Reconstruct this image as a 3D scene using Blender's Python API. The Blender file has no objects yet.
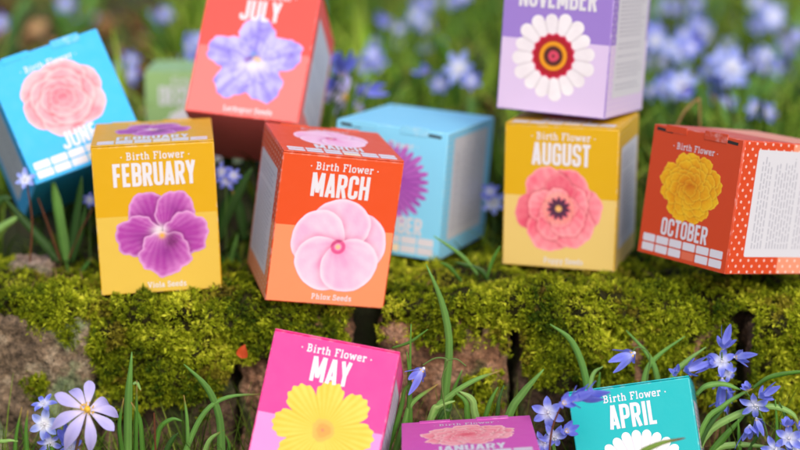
import bpy, math, random
import numpy as np
from mathutils import Matrix, Vector

SC = bpy.context.scene
COL = SC.collection
CM = 0.01                       # everything below is written in centimetres
RNG = np.random.default_rng(7)
random.seed(7)

# ------------------------------------------------------------------ camera model
FPX, PITCH, CAMZ = 1800.0, math.radians(11), 36.0
cp, sp = math.cos(PITCH), math.sin(PITCH)

def at(px, py, Y):
    """point of the place seen at photo position px,py, standing Y cm ahead"""
    rx, ry = (px - 400) / FPX, (py - 225) / FPX
    d = np.array([rx, cp - sp * ry, -sp - cp * ry])
    return d * (Y / d[1]) + np.array([0, 0, CAMZ])

# ------------------------------------------------------------------ helpers
def lin(c):
    c = np.asarray(c, float) / 255.0
    return np.where(c <= .04045, c / 12.92, ((c + .055) / 1.055) ** 2.4)

def hexl(h):
    return lin([int(h[i:i + 2], 16) for i in (0, 2, 4)])

def _mknoise(seed, n=10, f0=1.0):
    r = np.random.default_rng(seed)
    out = []
    for i in range(n):
        f = f0 * 1.45 ** i * r.uniform(.8, 1.2)
        a = r.uniform(0, 2 * np.pi)
        out.append((f * np.cos(a), f * np.sin(a), r.uniform(0, 6.28), .78 ** i))
    return out
_NC = {}
def noise(x, y, seed=0, f=1.0, n=9):
    k = (seed, f, n)
    if k not in _NC: _NC[k] = _mknoise(seed, n, f)
    s, w = 0, 0
    for a, b, p, g in _NC[k]:
        s = s + g * np.sin(a * x + b * y + p + 1.3 * np.sin(.7 * b * x - .6 * a * y + p))
        w += g
    return s / w * 1.6

def smooth(a, b, x):
    t = np.clip((x - a) / (b - a), 0, 1)
    return t * t * (3 - 2 * t)

def make_mesh(name, V, F, mats, colors=None, midx=None, smooth_sh=False):
    """V (n,3) cm, F (m,k) equal sized faces or list of faces"""
    me = bpy.data.meshes.new(name)
    V = np.asarray(V, float) * CM
    if isinstance(F, np.ndarray):
        me.vertices.add(len(V)); me.vertices.foreach_set('co', V.astype(np.float32).ravel())
        m, k = F.shape
        me.loops.add(m * k); me.loops.foreach_set('vertex_index', F.astype(np.int32).ravel())
        me.polygons.add(m)
        me.polygons.foreach_set('loop_start', (np.arange(m) * k).astype(np.int32))
        me.polygons.foreach_set('loop_total', np.full(m, k, np.int32))
        me.update(calc_edges=True)
    else:
        me.from_pydata([tuple(v) for v in V], [], [tuple(int(i) for i in f) for f in F]); me.update()
    for m_ in (mats if isinstance(mats, (list, tuple)) else [mats]): me.materials.append(m_)
    if midx is not None: me.polygons.foreach_set('material_index', np.asarray(midx, np.int32))
    if smooth_sh: me.polygons.foreach_set('use_smooth', np.ones(len(me.polygons), bool))
    if colors is not None:
        at_ = me.color_attributes.new('col', 'FLOAT_COLOR', 'POINT')
        c = np.ones((len(V), 4), np.float32); c[:, :3] = colors
        at_.data.foreach_set('color', c.ravel())
    return me

def add(name, me, parent=None):
    o = bpy.data.objects.new(name, me); COL.objects.link(o)
    if parent is not None: o.parent = parent
    return o

def tag(o, label=None, cat=None, group=None, kind=None):
    if label: o['label'] = label
    if cat: o['category'] = cat
    if group: o['group'] = group
    if kind: o['kind'] = kind
    return o

def empty(name, loc=(0, 0, 0)):
    o = bpy.data.objects.new(name, None); COL.objects.link(o)
    o.empty_display_size = .01
    o.location = Vector(loc) * CM
    return o

class MB:
    """collects pieces into one mesh"""
    def __init__(s): s.V = []; s.F = []; s.C = []; s.M = []; s.n = 0
    def add(s, V, F, c=None, m=0):
        V = np.asarray(V, float)
        s.V.append(V); s.F += [[int(i) + s.n for i in f] for f in F]
        s.C.append(np.broadcast_to(np.asarray(c if c is not None else (1, 1, 1), float), (len(V), 3)))
        s.M += [m] * len(F); s.n += len(V)
    def build(s, name, mats, parent=None, smooth_sh=False):
        me = make_mesh(name, np.concatenate(s.V), s.F, mats, np.concatenate(s.C), s.M, smooth_sh)
        return add(name, me, parent)

# ------------------------------------------------------------------ materials
def newmat(name):
    m = bpy.data.materials.new(name); m.use_nodes = True
    nt = m.node_tree; b = nt.nodes['Principled BSDF']
    return m, nt, b

def N(nt, t, **kw):
    n = nt.nodes.new(t)
    for k, v in kw.items(): setattr(n, k, v)
    return n

def bump(nt, b, scale, strength, dist=.001, detail=4, coord='Object'):
    tc = N(nt, 'ShaderNodeTexCoord'); nz = N(nt, 'ShaderNodeTexNoise')
    nz.inputs['Scale'].default_value = scale; nz.inputs['Detail'].default_value = detail
    nt.links.new(tc.outputs[coord], nz.inputs['Vector'])
    bp = N(nt, 'ShaderNodeBump'); bp.inputs['Strength'].default_value = strength; bp.inputs['Distance'].default_value = dist
    nt.links.new(nz.outputs['Fac'], bp.inputs['Height']); nt.links.new(bp.outputs['Normal'], b.inputs['Normal'])
    return nz

def attr_mat(name, rough=.6, transl=0.0, bumps=None, spec=.4):
    m, nt, b = newmat(name)
    a = N(nt, 'ShaderNodeAttribute', attribute_name='col')
    nt.links.new(a.outputs['Color'], b.inputs['Base Color'])
    b.inputs['Roughness'].default_value = rough
    b.inputs['Specular IOR Level'].default_value = spec
    if bumps: bump(nt, b, *bumps)
    if transl:
        tr = N(nt, 'ShaderNodeBsdfTranslucent'); mx = N(nt, 'ShaderNodeMixShader')
        mx.inputs[0].default_value = transl
        nt.links.new(a.outputs['Color'], tr.inputs['Color'])
        nt.links.new(b.outputs[0], mx.inputs[1]); nt.links.new(tr.outputs[0], mx.inputs[2])
        nt.links.new(mx.outputs[0], nt.nodes['Material Output'].inputs['Surface'])
    return m

def plain(name, col, rough=.5, bumps=None):
    m, nt, b = newmat(name)
    b.inputs['Base Color'].default_value = (*col, 1); b.inputs['Roughness'].default_value = rough
    if bumps: bump(nt, b, *bumps)
    return m

M_LEAF = attr_mat('leaf_surface', .45, .28, (900, .3, .0005), .35)
M_GRASS = attr_mat('grass_surface', .6, .3, None, .15)
M_MOSS = attr_mat('moss_surface', .7, .3, None, .15)
M_PETAL = attr_mat('petal_surface', .55, .3, (1400, .2, .0003), .3)
M_PRINT = attr_mat('printed_picture', .48, 0, None, .3)
M_WHITE = plain('white_ink', lin((236, 234, 244)) * .82, .4)
M_CREAM = plain('pale_ink', lin((252, 232, 200)) * .92, .4)
M_GREY = plain('grey_small_print', (.42, .42, .50), .5)
M_LABEL = plain('white_label', lin((226, 226, 236)) * .84, .45)
M_SLOT_SHADE = plain('slot_shade', (.02, .018, .016), .8)
M_STAMEN = plain('yellow_stamens', lin((232, 190, 60)), .6)

def box_mat(name, up, low, split, dots=True, H=8.2):
    """coated card, two printed colours split across its height, with small printed
    blossoms on the side panels"""
    m, nt, b = newmat(name)
    L = nt.links.new
    tc = N(nt, 'ShaderNodeTexCoord'); sx = N(nt, 'ShaderNodeSeparateXYZ'); L(tc.outputs['Object'], sx.inputs[0])
    gt = N(nt, 'ShaderNodeMath', operation='GREATER_THAN'); L(sx.outputs['Z'], gt.inputs[0]); gt.inputs[1].default_value = (H - split) * CM
    mx = N(nt, 'ShaderNodeMix', data_type='RGBA'); L(gt.outputs[0], mx.inputs['Factor'])
    mx.inputs['A'].default_value = (*low, 1); mx.inputs['B'].default_value = (*up, 1)
    out = mx.outputs['Result']
    if dots:
        def tri(sock, off):
            a = N(nt, 'ShaderNodeMath', operation='MULTIPLY_ADD'); L(sock, a.inputs[0]); a.inputs[1].default_value = 1 / (.62 * CM); a.inputs[2].default_value = off
            f = N(nt, 'ShaderNodeMath', operation='FRACT'); L(a.outputs[0], f.inputs[0])
            s = N(nt, 'ShaderNodeMath', operation='SUBTRACT'); L(f.outputs[0], s.inputs[0]); s.inputs[1].default_value = .5
            p = N(nt, 'ShaderNodeMath', operation='POWER'); L(s.outputs[0], p.inputs[0]); p.inputs[1].default_value = 2
            return p.outputs[0]
        masks = []
        for o in (0.0, .5):
            ad = N(nt, 'ShaderNodeMath', operation='ADD'); L(tri(sx.outputs['Y'], 40 + o), ad.inputs[0]); L(tri(sx.outputs['Z'], 40 + o), ad.inputs[1])
            lt = N(nt, 'ShaderNodeMath', operation='LESS_THAN'); L(ad.outputs[0], lt.inputs[0]); lt.inputs[1].default_value = .016
            masks.append(lt.outputs[0])
        mm = N(nt, 'ShaderNodeMath', operation='MAXIMUM'); L(masks[0], mm.inputs[0]); L(masks[1], mm.inputs[1])
        ab = N(nt, 'ShaderNodeMath', operation='ABSOLUTE'); L(sx.outputs['X'], ab.inputs[0])
        g2 = N(nt, 'ShaderNodeMath', operation='GREATER_THAN'); L(ab.outputs[0], g2.inputs[0]); g2.inputs[1].default_value = 3.24 * CM
        mu = N(nt, 'ShaderNodeMath', operation='MULTIPLY'); L(mm.outputs[0], mu.inputs[0]); L(g2.outputs[0], mu.inputs[1])
        m3 = N(nt, 'ShaderNodeMath', operation='MULTIPLY'); L(mu.outputs[0], m3.inputs[0]); m3.inputs[1].default_value = .55
        m2 = N(nt, 'ShaderNodeMix', data_type='RGBA'); L(m3.outputs[0], m2.inputs['Factor']); L(out, m2.inputs['A'])
        m2.inputs['B'].default_value = (.85, .8, .78, 1); out = m2.outputs['Result']
    L(out, b.inputs['Base Color'])
    b.inputs['Roughness'].default_value = .36
    nz = bump(nt, b, 160, .16, .0008, 5)
    # slight scuffs in the gloss
    rr = N(nt, 'ShaderNodeMapRange'); L(nz.outputs['Fac'], rr.inputs['Value']); rr.inputs['To Min'].default_value = .36; rr.inputs['To Max'].default_value = .6
    L(rr.outputs[0], b.inputs['Roughness'])
    b.inputs['Specular IOR Level'].default_value = .3
    return m

def edge_mat(name, col):
    m, nt, b = newmat(name)
    L = nt.links.new
    tc = N(nt, 'ShaderNodeTexCoord'); nz = N(nt, 'ShaderNodeTexNoise'); nz.inputs['Scale'].default_value = 300; nz.inputs['Detail'].default_value = 6
    L(tc.outputs['Object'], nz.inputs['Vector'])
    rp = N(nt, 'ShaderNodeValToRGB'); L(nz.outputs['Fac'], rp.inputs[0])
    rp.color_ramp.elements[0].position = .5; rp.color_ramp.elements[1].position = .85
    w = np.array(col) * .6 + .33
    rp.color_ramp.elements[0].color = (*np.clip(np.array(col) * 1.0, 0, 1), 1); rp.color_ramp.elements[1].color = (*np.clip(w, 0, .9), 1)
    L(rp.outputs[0], b.inputs['Base Color']); b.inputs['Roughness'].default_value = .5
    return m

# ------------------------------------------------------------------ lettering (own stroke letters)
def rounded(path, closed):
    pts = [np.array(p[:2], float) for p in path]; rs = [p[2] if len(p) > 2 else 0 for p in path]
    out = []; n = len(pts)
    for i in range(n):
        if rs[i] == 0 or (not closed and i in (0, n - 1)): out.append(pts[i]); continue
        a, b, c = pts[i - 1], pts[i], pts[(i + 1) % n]
        d1 = a - b; d2 = c - b; l1 = np.linalg.norm(d1); l2 = np.linalg.norm(d2); r = min(rs[i], l1 * .49, l2 * .49)
        p0 = b + d1 / l1 * r; p1 = b + d2 / l2 * r
        for t in np.linspace(0, 1, 6): out.append((1 - t) ** 2 * p0 + 2 * t * (1 - t) * b + t * t * p1)
    return np.array(out)

def ribbon(P, th, closed=False):
    n = len(P); L = []; R = []
    for i in range(n):
        if closed: a, c = P[i - 1], P[(i + 1) % n]
        else: a, c = P[max(i - 1, 0)], P[min(i + 1, n - 1)]
        b = P[i]
        d1 = b - a; d2 = c - b
        if np.linalg.norm(d1) < 1e-9: d1 = d2
        if np.linalg.norm(d2) < 1e-9: d2 = d1
        d1 = d1 / np.linalg.norm(d1); d2 = d2 / np.linalg.norm(d2)
        nn = np.array([-(d1 + d2)[1], (d1 + d2)[0]]); ln = np.linalg.norm(nn)
        nn = nn / ln if ln > 1e-6 else np.array([-d1[1], d1[0]])
        n1 = np.array([-d1[1], d1[0]]); k = min(1 / max(nn @ n1, .3), 2.2)
        L.append(b + nn * th / 2 * k); R.append(b - nn * th / 2 * k)
    V = np.array(L + R); F = []
    for i in range(n if closed else n - 1):
        j = (i + 1) % n; F.append([i, n + i, n + j, j])
    return V, F

a_, b_, lo, hi = .085, .385, .075, .925
W1 = .47
CAPS = {
 'A': (.48, [[(.075, 0), (.225, 1)], [(.405, 0), (.255, 1)], [(.12, .24), (.36, .24)]]),
 'B': (W1, [[(a_, 0), (a_, 1)], [(a_, hi), (b_, hi, .14), (b_, .53, .12), (a_, .53)], [(a_, .49), (b_, .49, .12), (b_, lo, .14), (a_, lo)]]),
 'C': (W1, [[(b_, .64), (b_, hi, .16), (a_, hi, .16), (a_, lo, .16), (b_, lo, .16), (b_, .36)]]),
 'D': (W1, [[(a_, 0), (a_, 1)], [(a_, hi), (b_, hi, .18), (b_, lo, .18), (a_, lo)]]),
 'E': (.41, [[(a_, 0), (a_, 1)], [(a_, hi), (.37, hi)], [(a_, .51), (.34, .51)], [(a_, lo), (.37, lo)]]),
 'F': (.40, [[(a_, 0), (a_, 1)], [(a_, hi), (.37, hi)], [(a_, .50), (.34, .50)]]),
 'G': (W1, [[(b_, .66), (b_, hi, .16), (a_, hi, .16), (a_, lo, .16), (b_, lo, .1), (b_, .48), (.24, .48)]]),
 'H': (W1, [[(a_, 0), (a_, 1)], [(b_, 0), (b_, 1)], [(a_, .5), (b_, .5)]]),
 'I': (.2, [[(.1, 0), (.1, 1)]]),
 'J': (.42, [[(.33, 1), (.33, lo, .16), (.06, lo, .12), (.06, .3)]]),
 'L': (.38, [[(a_, 0), (a_, 1)], [(a_, lo), (.36, lo)]]),
 'M': (.62, [[(a_, 0), (a_, 1)], [(.53, 0), (.53, 1)], [(.11, 1), (.3075, .16)], [(.505, 1), (.3075, .16)]]),
 'N': (.48, [[(a_, 0), (a_, 1)], [(.4, 0), (.4, 1)], [(.1, .98), (.385, .02)]]),
 'O': (W1, [[(a_, lo, .17), (a_, hi, .17), (b_, hi, .17), (b_, lo, .17), 'c']]),
 'P': (.46, [[(a_, 0), (a_, 1)], [(a_, hi), (b_, hi, .15), (b_, .45, .15), (a_, .45)]]),
 'R': (.48, [[(a_, 0), (a_, 1)], [(a_, hi), (b_, hi, .15), (b_, .48, .15), (a_, .48)], [(.25, .48), (.4, 0)]]),
 'S': (.45, [[(.37, .68), (.37, hi, .15), (a_, hi, .15), (a_, .56, .1), (.37, .44, .1), (.37, lo, .15), (a_, lo, .15), (a_, .32)]]),
 'T': (.42, [[(.21, 0), (.21, 1)], [(.0, hi), (.42, hi)]]),
 'U': (W1, [[(a_, 1), (a_, lo, .16), (b_, lo, .16), (b_, 1)]]),
 'V': (.46, [[(.07, 1), (.22, 0)], [(.39, 1), (.24, 0)]]),
 'Y': (.46, [[(.07, 1), (.23, .42)], [(.39, 1), (.23, .42)], [(.23, .5), (.23, 0)]]),
}
def sf(x, y, w=.15): return [(x - w, y), (x + w, y)]
S0, S1, SX = .05, .95, .65
SER = {
 'B': (.78, [[(.2, 0), (.2, 1)], [(.04, S1), (.5, S1, .15), (.6, .73, .15), (.5, .52, .1), (.2, .52)], [(.5, .52, .1), (.66, .27, .15), (.5, S0, .1), (.04, S0)]]),
 'F': (.7, [[(.2, 0), (.2, 1)], [(.04, S1), (.62, S1), (.62, .74)], [(.2, .52), (.48, .52)], sf(.2, S0)]),
 'L': (.68, [[(.2, 0), (.2, 1)], sf(.2, S1), [(.04, S0), (.6, S0), (.6, .28)]]),
 'P': (.74, [[(.2, 0), (.2, 1)], [(.04, S1), (.5, S1, .15), (.62, .7, .15), (.5, .45, .1), (.2, .45)], sf(.2, S0)]),
 'S': (.66, [[(.54, .7), (.5, S1, .1), (.12, S1, .15), (.12, .55, .1), (.56, .45, .1), (.56, S0, .15), (.1, S0, .1), (.08, .3)]]),
 'V': (.8, [[(.12, 1), (.4, 0)], [(.68, 1), (.4, 0)], sf(.12, S1), sf(.68, S1)]),
 'a': (.6, [[(.1, SX), (.42, SX, .12), (.42, S0)], [(.42, .38), (.08, .38, .1), (.08, S0, .1), (.42, .08)], [(.42, S0), (.56, S0)]]),
 'd': (.66, [[(.34, S1), (.48, S1), (.48, 0)], [(.48, SX), (.1, SX, .2), (.1, S0, .2), (.48, S0)], [(.48, S0), (.6, S0)]]),
 'e': (.6, [[(.1, .36), (.5, .36), (.5, SX, .2), (.1, SX, .2), (.1, S0, .2), (.5, S0, .1), (.52, .15)]]),
 'h': (.74, [[(.08, S1), (.18, S1), (.18, 0)], [(.18, .6), (.54, SX, .18), (.54, 0)], sf(.18, S0, .13), sf(.54, S0, .13)]),
 'i': (.36, [[(.06, SX), (.18, SX), (.18, 0)], sf(.18, S0, .14), [(.18, .84), (.18, 1)]]),
 'k': (.7, [[(.08, S1), (.18, S1), (.18, 0)], [(.2, .3), (.52, SX)], [(.3, .4), (.56, 0)], sf(.18, S0, .13), sf(.55, S0, .12), sf(.5, SX, .12)]),
 'l': (.36, [[(.06, S1), (.18, S1), (.18, 0)], sf(.18, S0, .14)]),
 'o': (.62, [[(.1, S0, .2), (.1, SX, .2), (.52, SX, .2), (.52, S0, .2), 'c']]),
 'p': (.68, [[(.06, SX), (.18, SX), (.18, -.3)], [(.18, SX), (.56, SX, .2), (.56, S0, .2), (.18, S0)], sf(.18, -.28, .13)]),
 'r': (.52, [[(.06, SX), (.2, SX), (.2, 0)], [(.2, .5), (.34, SX, .1), (.46, SX), (.46, .5)], sf(.2, S0, .15)]),
 's': (.52, [[(.42, .52), (.4, SX, .08), (.1, SX, .1), (.1, .4, .08), (.44, .3, .08), (.44, S0, .1), (.1, S0, .08), (.08, .18)]]),
 't': (.44, [[(.2, .9), (.2, S0, .1), (.42, S0)], [(.04, SX), (.4, SX)]]),
 'u': (.72, [[(.06, SX), (.18, SX), (.18, S0, .18), (.5, S0)], [(.4, SX), (.54, SX), (.54, 0)], [(.5, S0), (.66, S0)]]),
 'w': (.92, [[(.12, SX), (.28, 0)], [(.46, SX), (.28, 0)], [(.46, SX), (.64, 0)], [(.8, SX), (.64, 0)], sf(.12, SX, .12), sf(.8, SX, .12)]),
 'x': (.66, [[(.12, SX), (.54, 0)], [(.54, SX), (.12, 0)], sf(.12, SX, .1), sf(.54, SX, .1), sf(.12, S0, .1), sf(.54, S0, .1)]),
 'y': (.66, [[(.12, SX), (.34, 0)], [(.56, SX), (.34, 0), (.22, -.28), (.08, -.28)], sf(.12, SX, .11), sf(.56, SX, .11)]),
 '.': (.34, [[(.17, .33), (.17, .5)]]),
 ' ': (.3, []),
}
class Face:
    """a printed face: origin O, directions U (right), D (down), normal n"""
    def __init__(s, O, U, D, n): s.O, s.U, s.D, s.n = [np.array(q, float) for q in (O, U, D, n)]
    def p(s, uv, h):
        uv = np.atleast_2d(uv)
        return s.O + uv[:, :1] * s.U + uv[:, 1:2] * s.D + s.n * h

def text_into(mb, face, text, uc, vbase, height, width=None, font=CAPS, th=.165, m=0, h0=.012, space=.045):
    """text centred on uc, baseline at v=vbase"""
    tot = sum(font[c][0] for c in text) + space * (len(text) - 1)
    sy = height; sx = (width / tot) if width else height
    x = uc - tot * sx / 2; k = 0
    for c in text:
        w, paths = font[c]
        for pth in paths:
            closed = pth and pth[-1] == 'c'
            q = rounded(pth[:-1] if closed else pth, closed)
            # letters are wider or narrower as a whole, stroke kept even
            q = q * np.array([sx / sy, 1]); V, F = ribbon(q, th, closed)
            uv = np.c_[x + V[:, 0] * sy, vbase - V[:, 1] * sy]
            mb.add(face.p(uv, h0 + .0012 * (k % 7)), F, m=m); k += 1
        x += (w + space) * sx

def rect_into(mb, face, u0, v0, u1, v1, h, m=0, r=.08):
    pts = []
    for cu, cv, a0 in ((u1 - r, v0 + r, -90), (u1 - r, v1 - r, 0), (u0 + r, v1 - r, 90), (u0 + r, v0 + r, 180)):
        for a in np.linspace(a0, a0 + 90, 5): pts.append((cu + r * math.cos(math.radians(a)), cv + r * math.sin(math.radians(a))))
    mb.add(face.p(np.array(pts), h), [list(range(len(pts)))], m=m)

# ------------------------------------------------------------------ printed flower pictures
def mixc(a, b, t):
    t = np.clip(t, 0, 1)[..., None]; return a * (1 - t) + b * t

def petals(th, n, ph=0):
    q = (th / (2 * np.pi) * n + ph) % 1.0 - .5
    idx = np.floor(th / (2 * np.pi) * n + ph).astype(int) % n
    return q, idx

def layered(P, colfn, seed):
    """P: petals bottom first (cx, cy, a, b, angle, ruffle).  Returns grid, radius and colours of overlapping petals"""
    T, Rn = 300, 84
    def ev(x, y, k):
        cx, cy, a, b, an, ruf = P[k]; dx, dy = x - cx, y - cy
        lx = dx * math.cos(an) + dy * math.sin(an); ly = -dx * math.sin(an) + dy * math.cos(an)
        t = np.arctan2(ly / b, lx / a)
        f = 1 + ruf * (np.sin(t * 5 + k * 2.1) * .5 + np.sin(t * 9 + k) * .35 + np.sin(t * 17 + k * 3) * .15)
        return np.hypot(lx / a, ly / b) / f, lx / a, ly / b
    th = np.linspace(0, 2 * np.pi, T, endpoint=False); rs = np.linspace(.5, 3.4, 240)
    A, B = np.meshgrid(rs, th); ins = np.zeros(A.shape, bool)
    for k in range(len(P)): ins |= ev(A * np.cos(B), A * np.sin(B), k)[0] < 1
    R = np.array([rs[np.where(r)[0].max()] if r.any() else .5 for r in ins])
    TH, RH = np.meshgrid(th, np.linspace(0, 1, Rn)); X = RH * R * np.cos(TH); Y = RH * R * np.sin(TH)
    C = np.broadcast_to(colfn(X, Y, X * 0, Y * 0, X * 0 + .9, 0), X.shape + (3,)).copy()
    for k in range(len(P)):
        e, lx, ly = ev(X, Y, k)
        sh = np.exp(-(np.maximum(e - 1, 0) / .13) ** 2) * (e > 1) * .34
        C = C * (1 - sh[..., None]) + C ** 1.6 * sh[..., None] * .55
        c = colfn(X, Y, lx, ly, e, k)
        m = smooth(1.0, .97, e)[..., None]
        C = C * (1 - m) + c * m
    return X, Y, C, T, Rn

def ring(n, rad, a, b, ph, ruf, sc=1.0, jit=0.0, seed=0):
    r = random.Random(seed); o = []
    for i in range(n):
        t = 2 * math.pi * (i + ph) / n + r.uniform(-jit, jit); q = rad * (1 + r.uniform(-jit, jit) * .5)
        o.append((q * math.cos(t), q * math.sin(t), a * (1 + r.uniform(-jit, jit) * .5), b * (1 + r.uniform(-jit, jit) * .5), t, ruf))
    return o

def layered_picture(kind):
    c = lambda *a: lin(a)
    def veins(lx, ly, f, amt): return amt * np.sin(np.arctan2(ly, lx + 1.15) * f)
    if kind == 'viola':
        P = [(-.62, 1.15, 1.2, 1.1, 1.9, .05), (.75, 1.2, 1.15, 1.05, 1.1, .06), (-1.25, -.1, 1.25, 1.15, 3.2, .10), (1.3, -.05, 1.2, 1.2, 0.1, .10), (.1, -1.1, 1.25, 1.4, -1.5, .11)]
        def f(X, Y, lx, ly, e, k):
            n1 = noise(X, Y, 3, 1.8)
            C = mixc(c(172, 62, 164), c(206, 120, 198), .3 + .6 * e - .3 + .5 * n1 + veins(lx, ly, 34, .16))
            C = mixc(C, c(140, 34, 140), smooth(.9, 0, e) * .45 * (1 + n1)); C = mixc(C, c(236, 190, 232), smooth(.82, 1, e) * .55)
            if k >= 2: C = mixc(C, c(96, 28, 84), np.exp(-((X - (.55 if k != 2 else -.55)) ** 2 / .12 + (Y + .35) ** 2 / .2)) * (1.0 if k != 2 else .25) * (1 + .6 * n1))
            C = mixc(C, c(248, 236, 246), np.exp(-((X + .12) ** 2 / .14 + (Y - .2) ** 2 / .07))); return mixc(C, c(230, 176, 50), np.exp(-((X) ** 2 + (Y + .1) ** 2) / .03))
    elif kind == 'phlox':
        P = ring(5, 1.2, 1.42, 1.62, .25, .016, seed=2)
        def f(X, Y, lx, ly, e, k):
            n1 = noise(X, Y, 4, 1.6); r = np.hypot(X, Y)
            C = mixc(c(244, 178, 216), c(248, 206, 230), .5 + .5 * n1 + veins(lx, ly, 22, .12)); C = mixc(C, c(252, 234, 244), smooth(.8, 1, e) * .6)
            C = mixc(C, c(244, 130, 190), np.exp(-((lx + .1) ** 2 / .09 + (ly) ** 2 / .05)) * (.85, .35, .6, .75, .25)[k % 5])
            C = mixc(C, c(240, 128, 188), np.exp(-r ** 2 / .35) * .8); C = mixc(C, c(212, 56, 126), smooth(.14, .06, np.abs(r - .3)) * .8); return mixc(C, c(248, 196, 150), smooth(.18, .08, r))
    elif kind == 'larkspur':
        P = ring(5, 1.38, 1.34, 1.02, .25, .09, jit=.08, seed=5) + ring(5, .62, .8, .6, .25, .05, jit=.1, seed=3)
        def f(X, Y, lx, ly, e, k):
            n1 = noise(X, Y, 6, 2.2)
            C = mixc(c(150, 140, 228), c(190, 186, 246), .5 + .7 * n1 + veins(lx, ly, 20, .2)); C = mixc(C, c(116, 100, 204), np.exp(-(ly / .16) ** 2) * .5); C = mixc(C, c(122, 104, 200), smooth(.5, 1.1, noise(X, Y, 8, 3)) * .6)
            C = mixc(C, c(232, 230, 250), np.exp(-(X ** 2 / .8 + (Y + .25) ** 2 / .16)) * .8)
            for (x, y, cc) in ((-.2, .12, c(110, 70, 170)), (.12, .15, c(236, 180, 110)), (-.05, .4, c(96, 140, 210)), (.3, .05, c(236, 190, 130)), (-.4, .0, c(130, 80, 180))): C = mixc(C, cc, np.exp(-((X - x) ** 2 + (Y - y) ** 2) / .022))
            return C
    elif kind == 'poppy':
        P = ring(6, 1.3, 1.22, 1.25, .1, .05, jit=.14, seed=3) + ring(5, .85, .98, .95, .4, .07, jit=.2, seed=9) + ring(4, .55, .6, .62, .2, .06, jit=.2, seed=4)
        def f(X, Y, lx, ly, e, k):
            n1 = noise(X, Y, 7, 1.9); r = np.hypot(X, Y)
            C = mixc(c(238, 96, 124), c(250, 158, 168), .35 + .45 * n1 + .3 * lx + veins(lx, ly, 26, .14)); C = mixc(C, c(255, 190, 190), smooth(.85, 1, e) * .5)
            if k in (3, 7): C = mixc(C, c(218, 62, 98), np.full(X.shape, .55))
            C = mixc(C, c(246, 176, 150), np.exp(-(r - .78) ** 2 / .03) * .5)
            C = mixc(C, c(84, 44, 74), smooth(.66, .5, r + .10 * np.sin(np.arctan2(Y, X) * 11))); return mixc(C, c(240, 180, 110), smooth(.22, .15, r))
    else:
        if kind == 'rose':
            P = ring(6, 1.25, 1.1, 1.25, .3, .03, jit=.12, seed=6) + ring(5, .85, .95, 1.1, .1, .03, jit=.15, seed=8) + ring(5, .55, .7, .8, .6, .03, jit=.15, seed=1) + ring(4, .3, .45, .55, .2, .03, jit=.2, seed=2) + ring(3, .12, .25, .32, .2, .02, seed=2)
            A_, B_, D_, rim_ = c(240, 126, 146), c(248, 176, 186), c(226, 84, 112), c(252, 206, 208)
        elif kind == 'carnation':
            P = ring(9, 1.5, .95, .85, .3, .12, jit=.12, seed=6) + ring(9, 1.1, .8, .75, .1, .13, jit=.15, seed=8) + ring(8, .7, .65, .6, .6, .14, jit=.2, seed=1) + ring(6, .35, .45, .42, .2, .14, jit=.2, seed=2)
            A_, B_, D_, rim_ = c(244, 130, 150), c(250, 176, 186), c(222, 70, 100), c(255, 236, 230)
        else:
            P = ring(13, 1.35, .5, .48, .3, .1, jit=.12, seed=6) + ring(12, 1.05, .48, .46, .1, .1, jit=.15, seed=8) + ring(10, .75, .44, .42, .6, .1, jit=.2, seed=1) + ring(8, .45, .38, .36, .2, .1, jit=.2, seed=2) + ring(4, .15, .3, .28, .2, .1, jit=.2, seed=2)
            A_, B_, D_, rim_ = c(240, 160, 14), c(250, 196, 30), c(204, 100, 8), c(255, 222, 70)
        def f(X, Y, lx, ly, e, k):
            n1 = noise(X, Y, 9, 2.0); r = np.hypot(X, Y)
            C = mixc(A_, B_, .4 + .5 * n1 + .4 * lx + veins(lx, ly, 18, .1)); C = mixc(C, D_, np.exp(-r ** 2 / 1.1) * .45 + .25 * smooth(0, -1, lx)); return mixc(C, rim_, smooth(.8, 1, e) * .6 * (lx > -.2))
    return layered(P, f, 1)

_pc = {}
def picture(kind):
    if kind in _pc: return _pc[kind]
    if kind in ('viola', 'phlox', 'larkspur', 'poppy', 'rose', 'carnation', 'marigold'):
        X, Y, C, T, Rn = layered_picture(kind); V = np.c_[X.ravel(), Y.ravel()]
        I = np.arange(T * Rn).reshape(Rn, T); J = np.roll(I, -1, 1)
        F = np.stack([I[:-1].ravel(), I[1:].ravel(), J[1:].ravel(), J[:-1].ravel()], 1)
        _pc[kind] = (V, F, np.clip(C.reshape(-1, 3), 0, 1)); return _pc[kind]
    _pc[kind] = plain_picture(kind); return _pc[kind]

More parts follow.
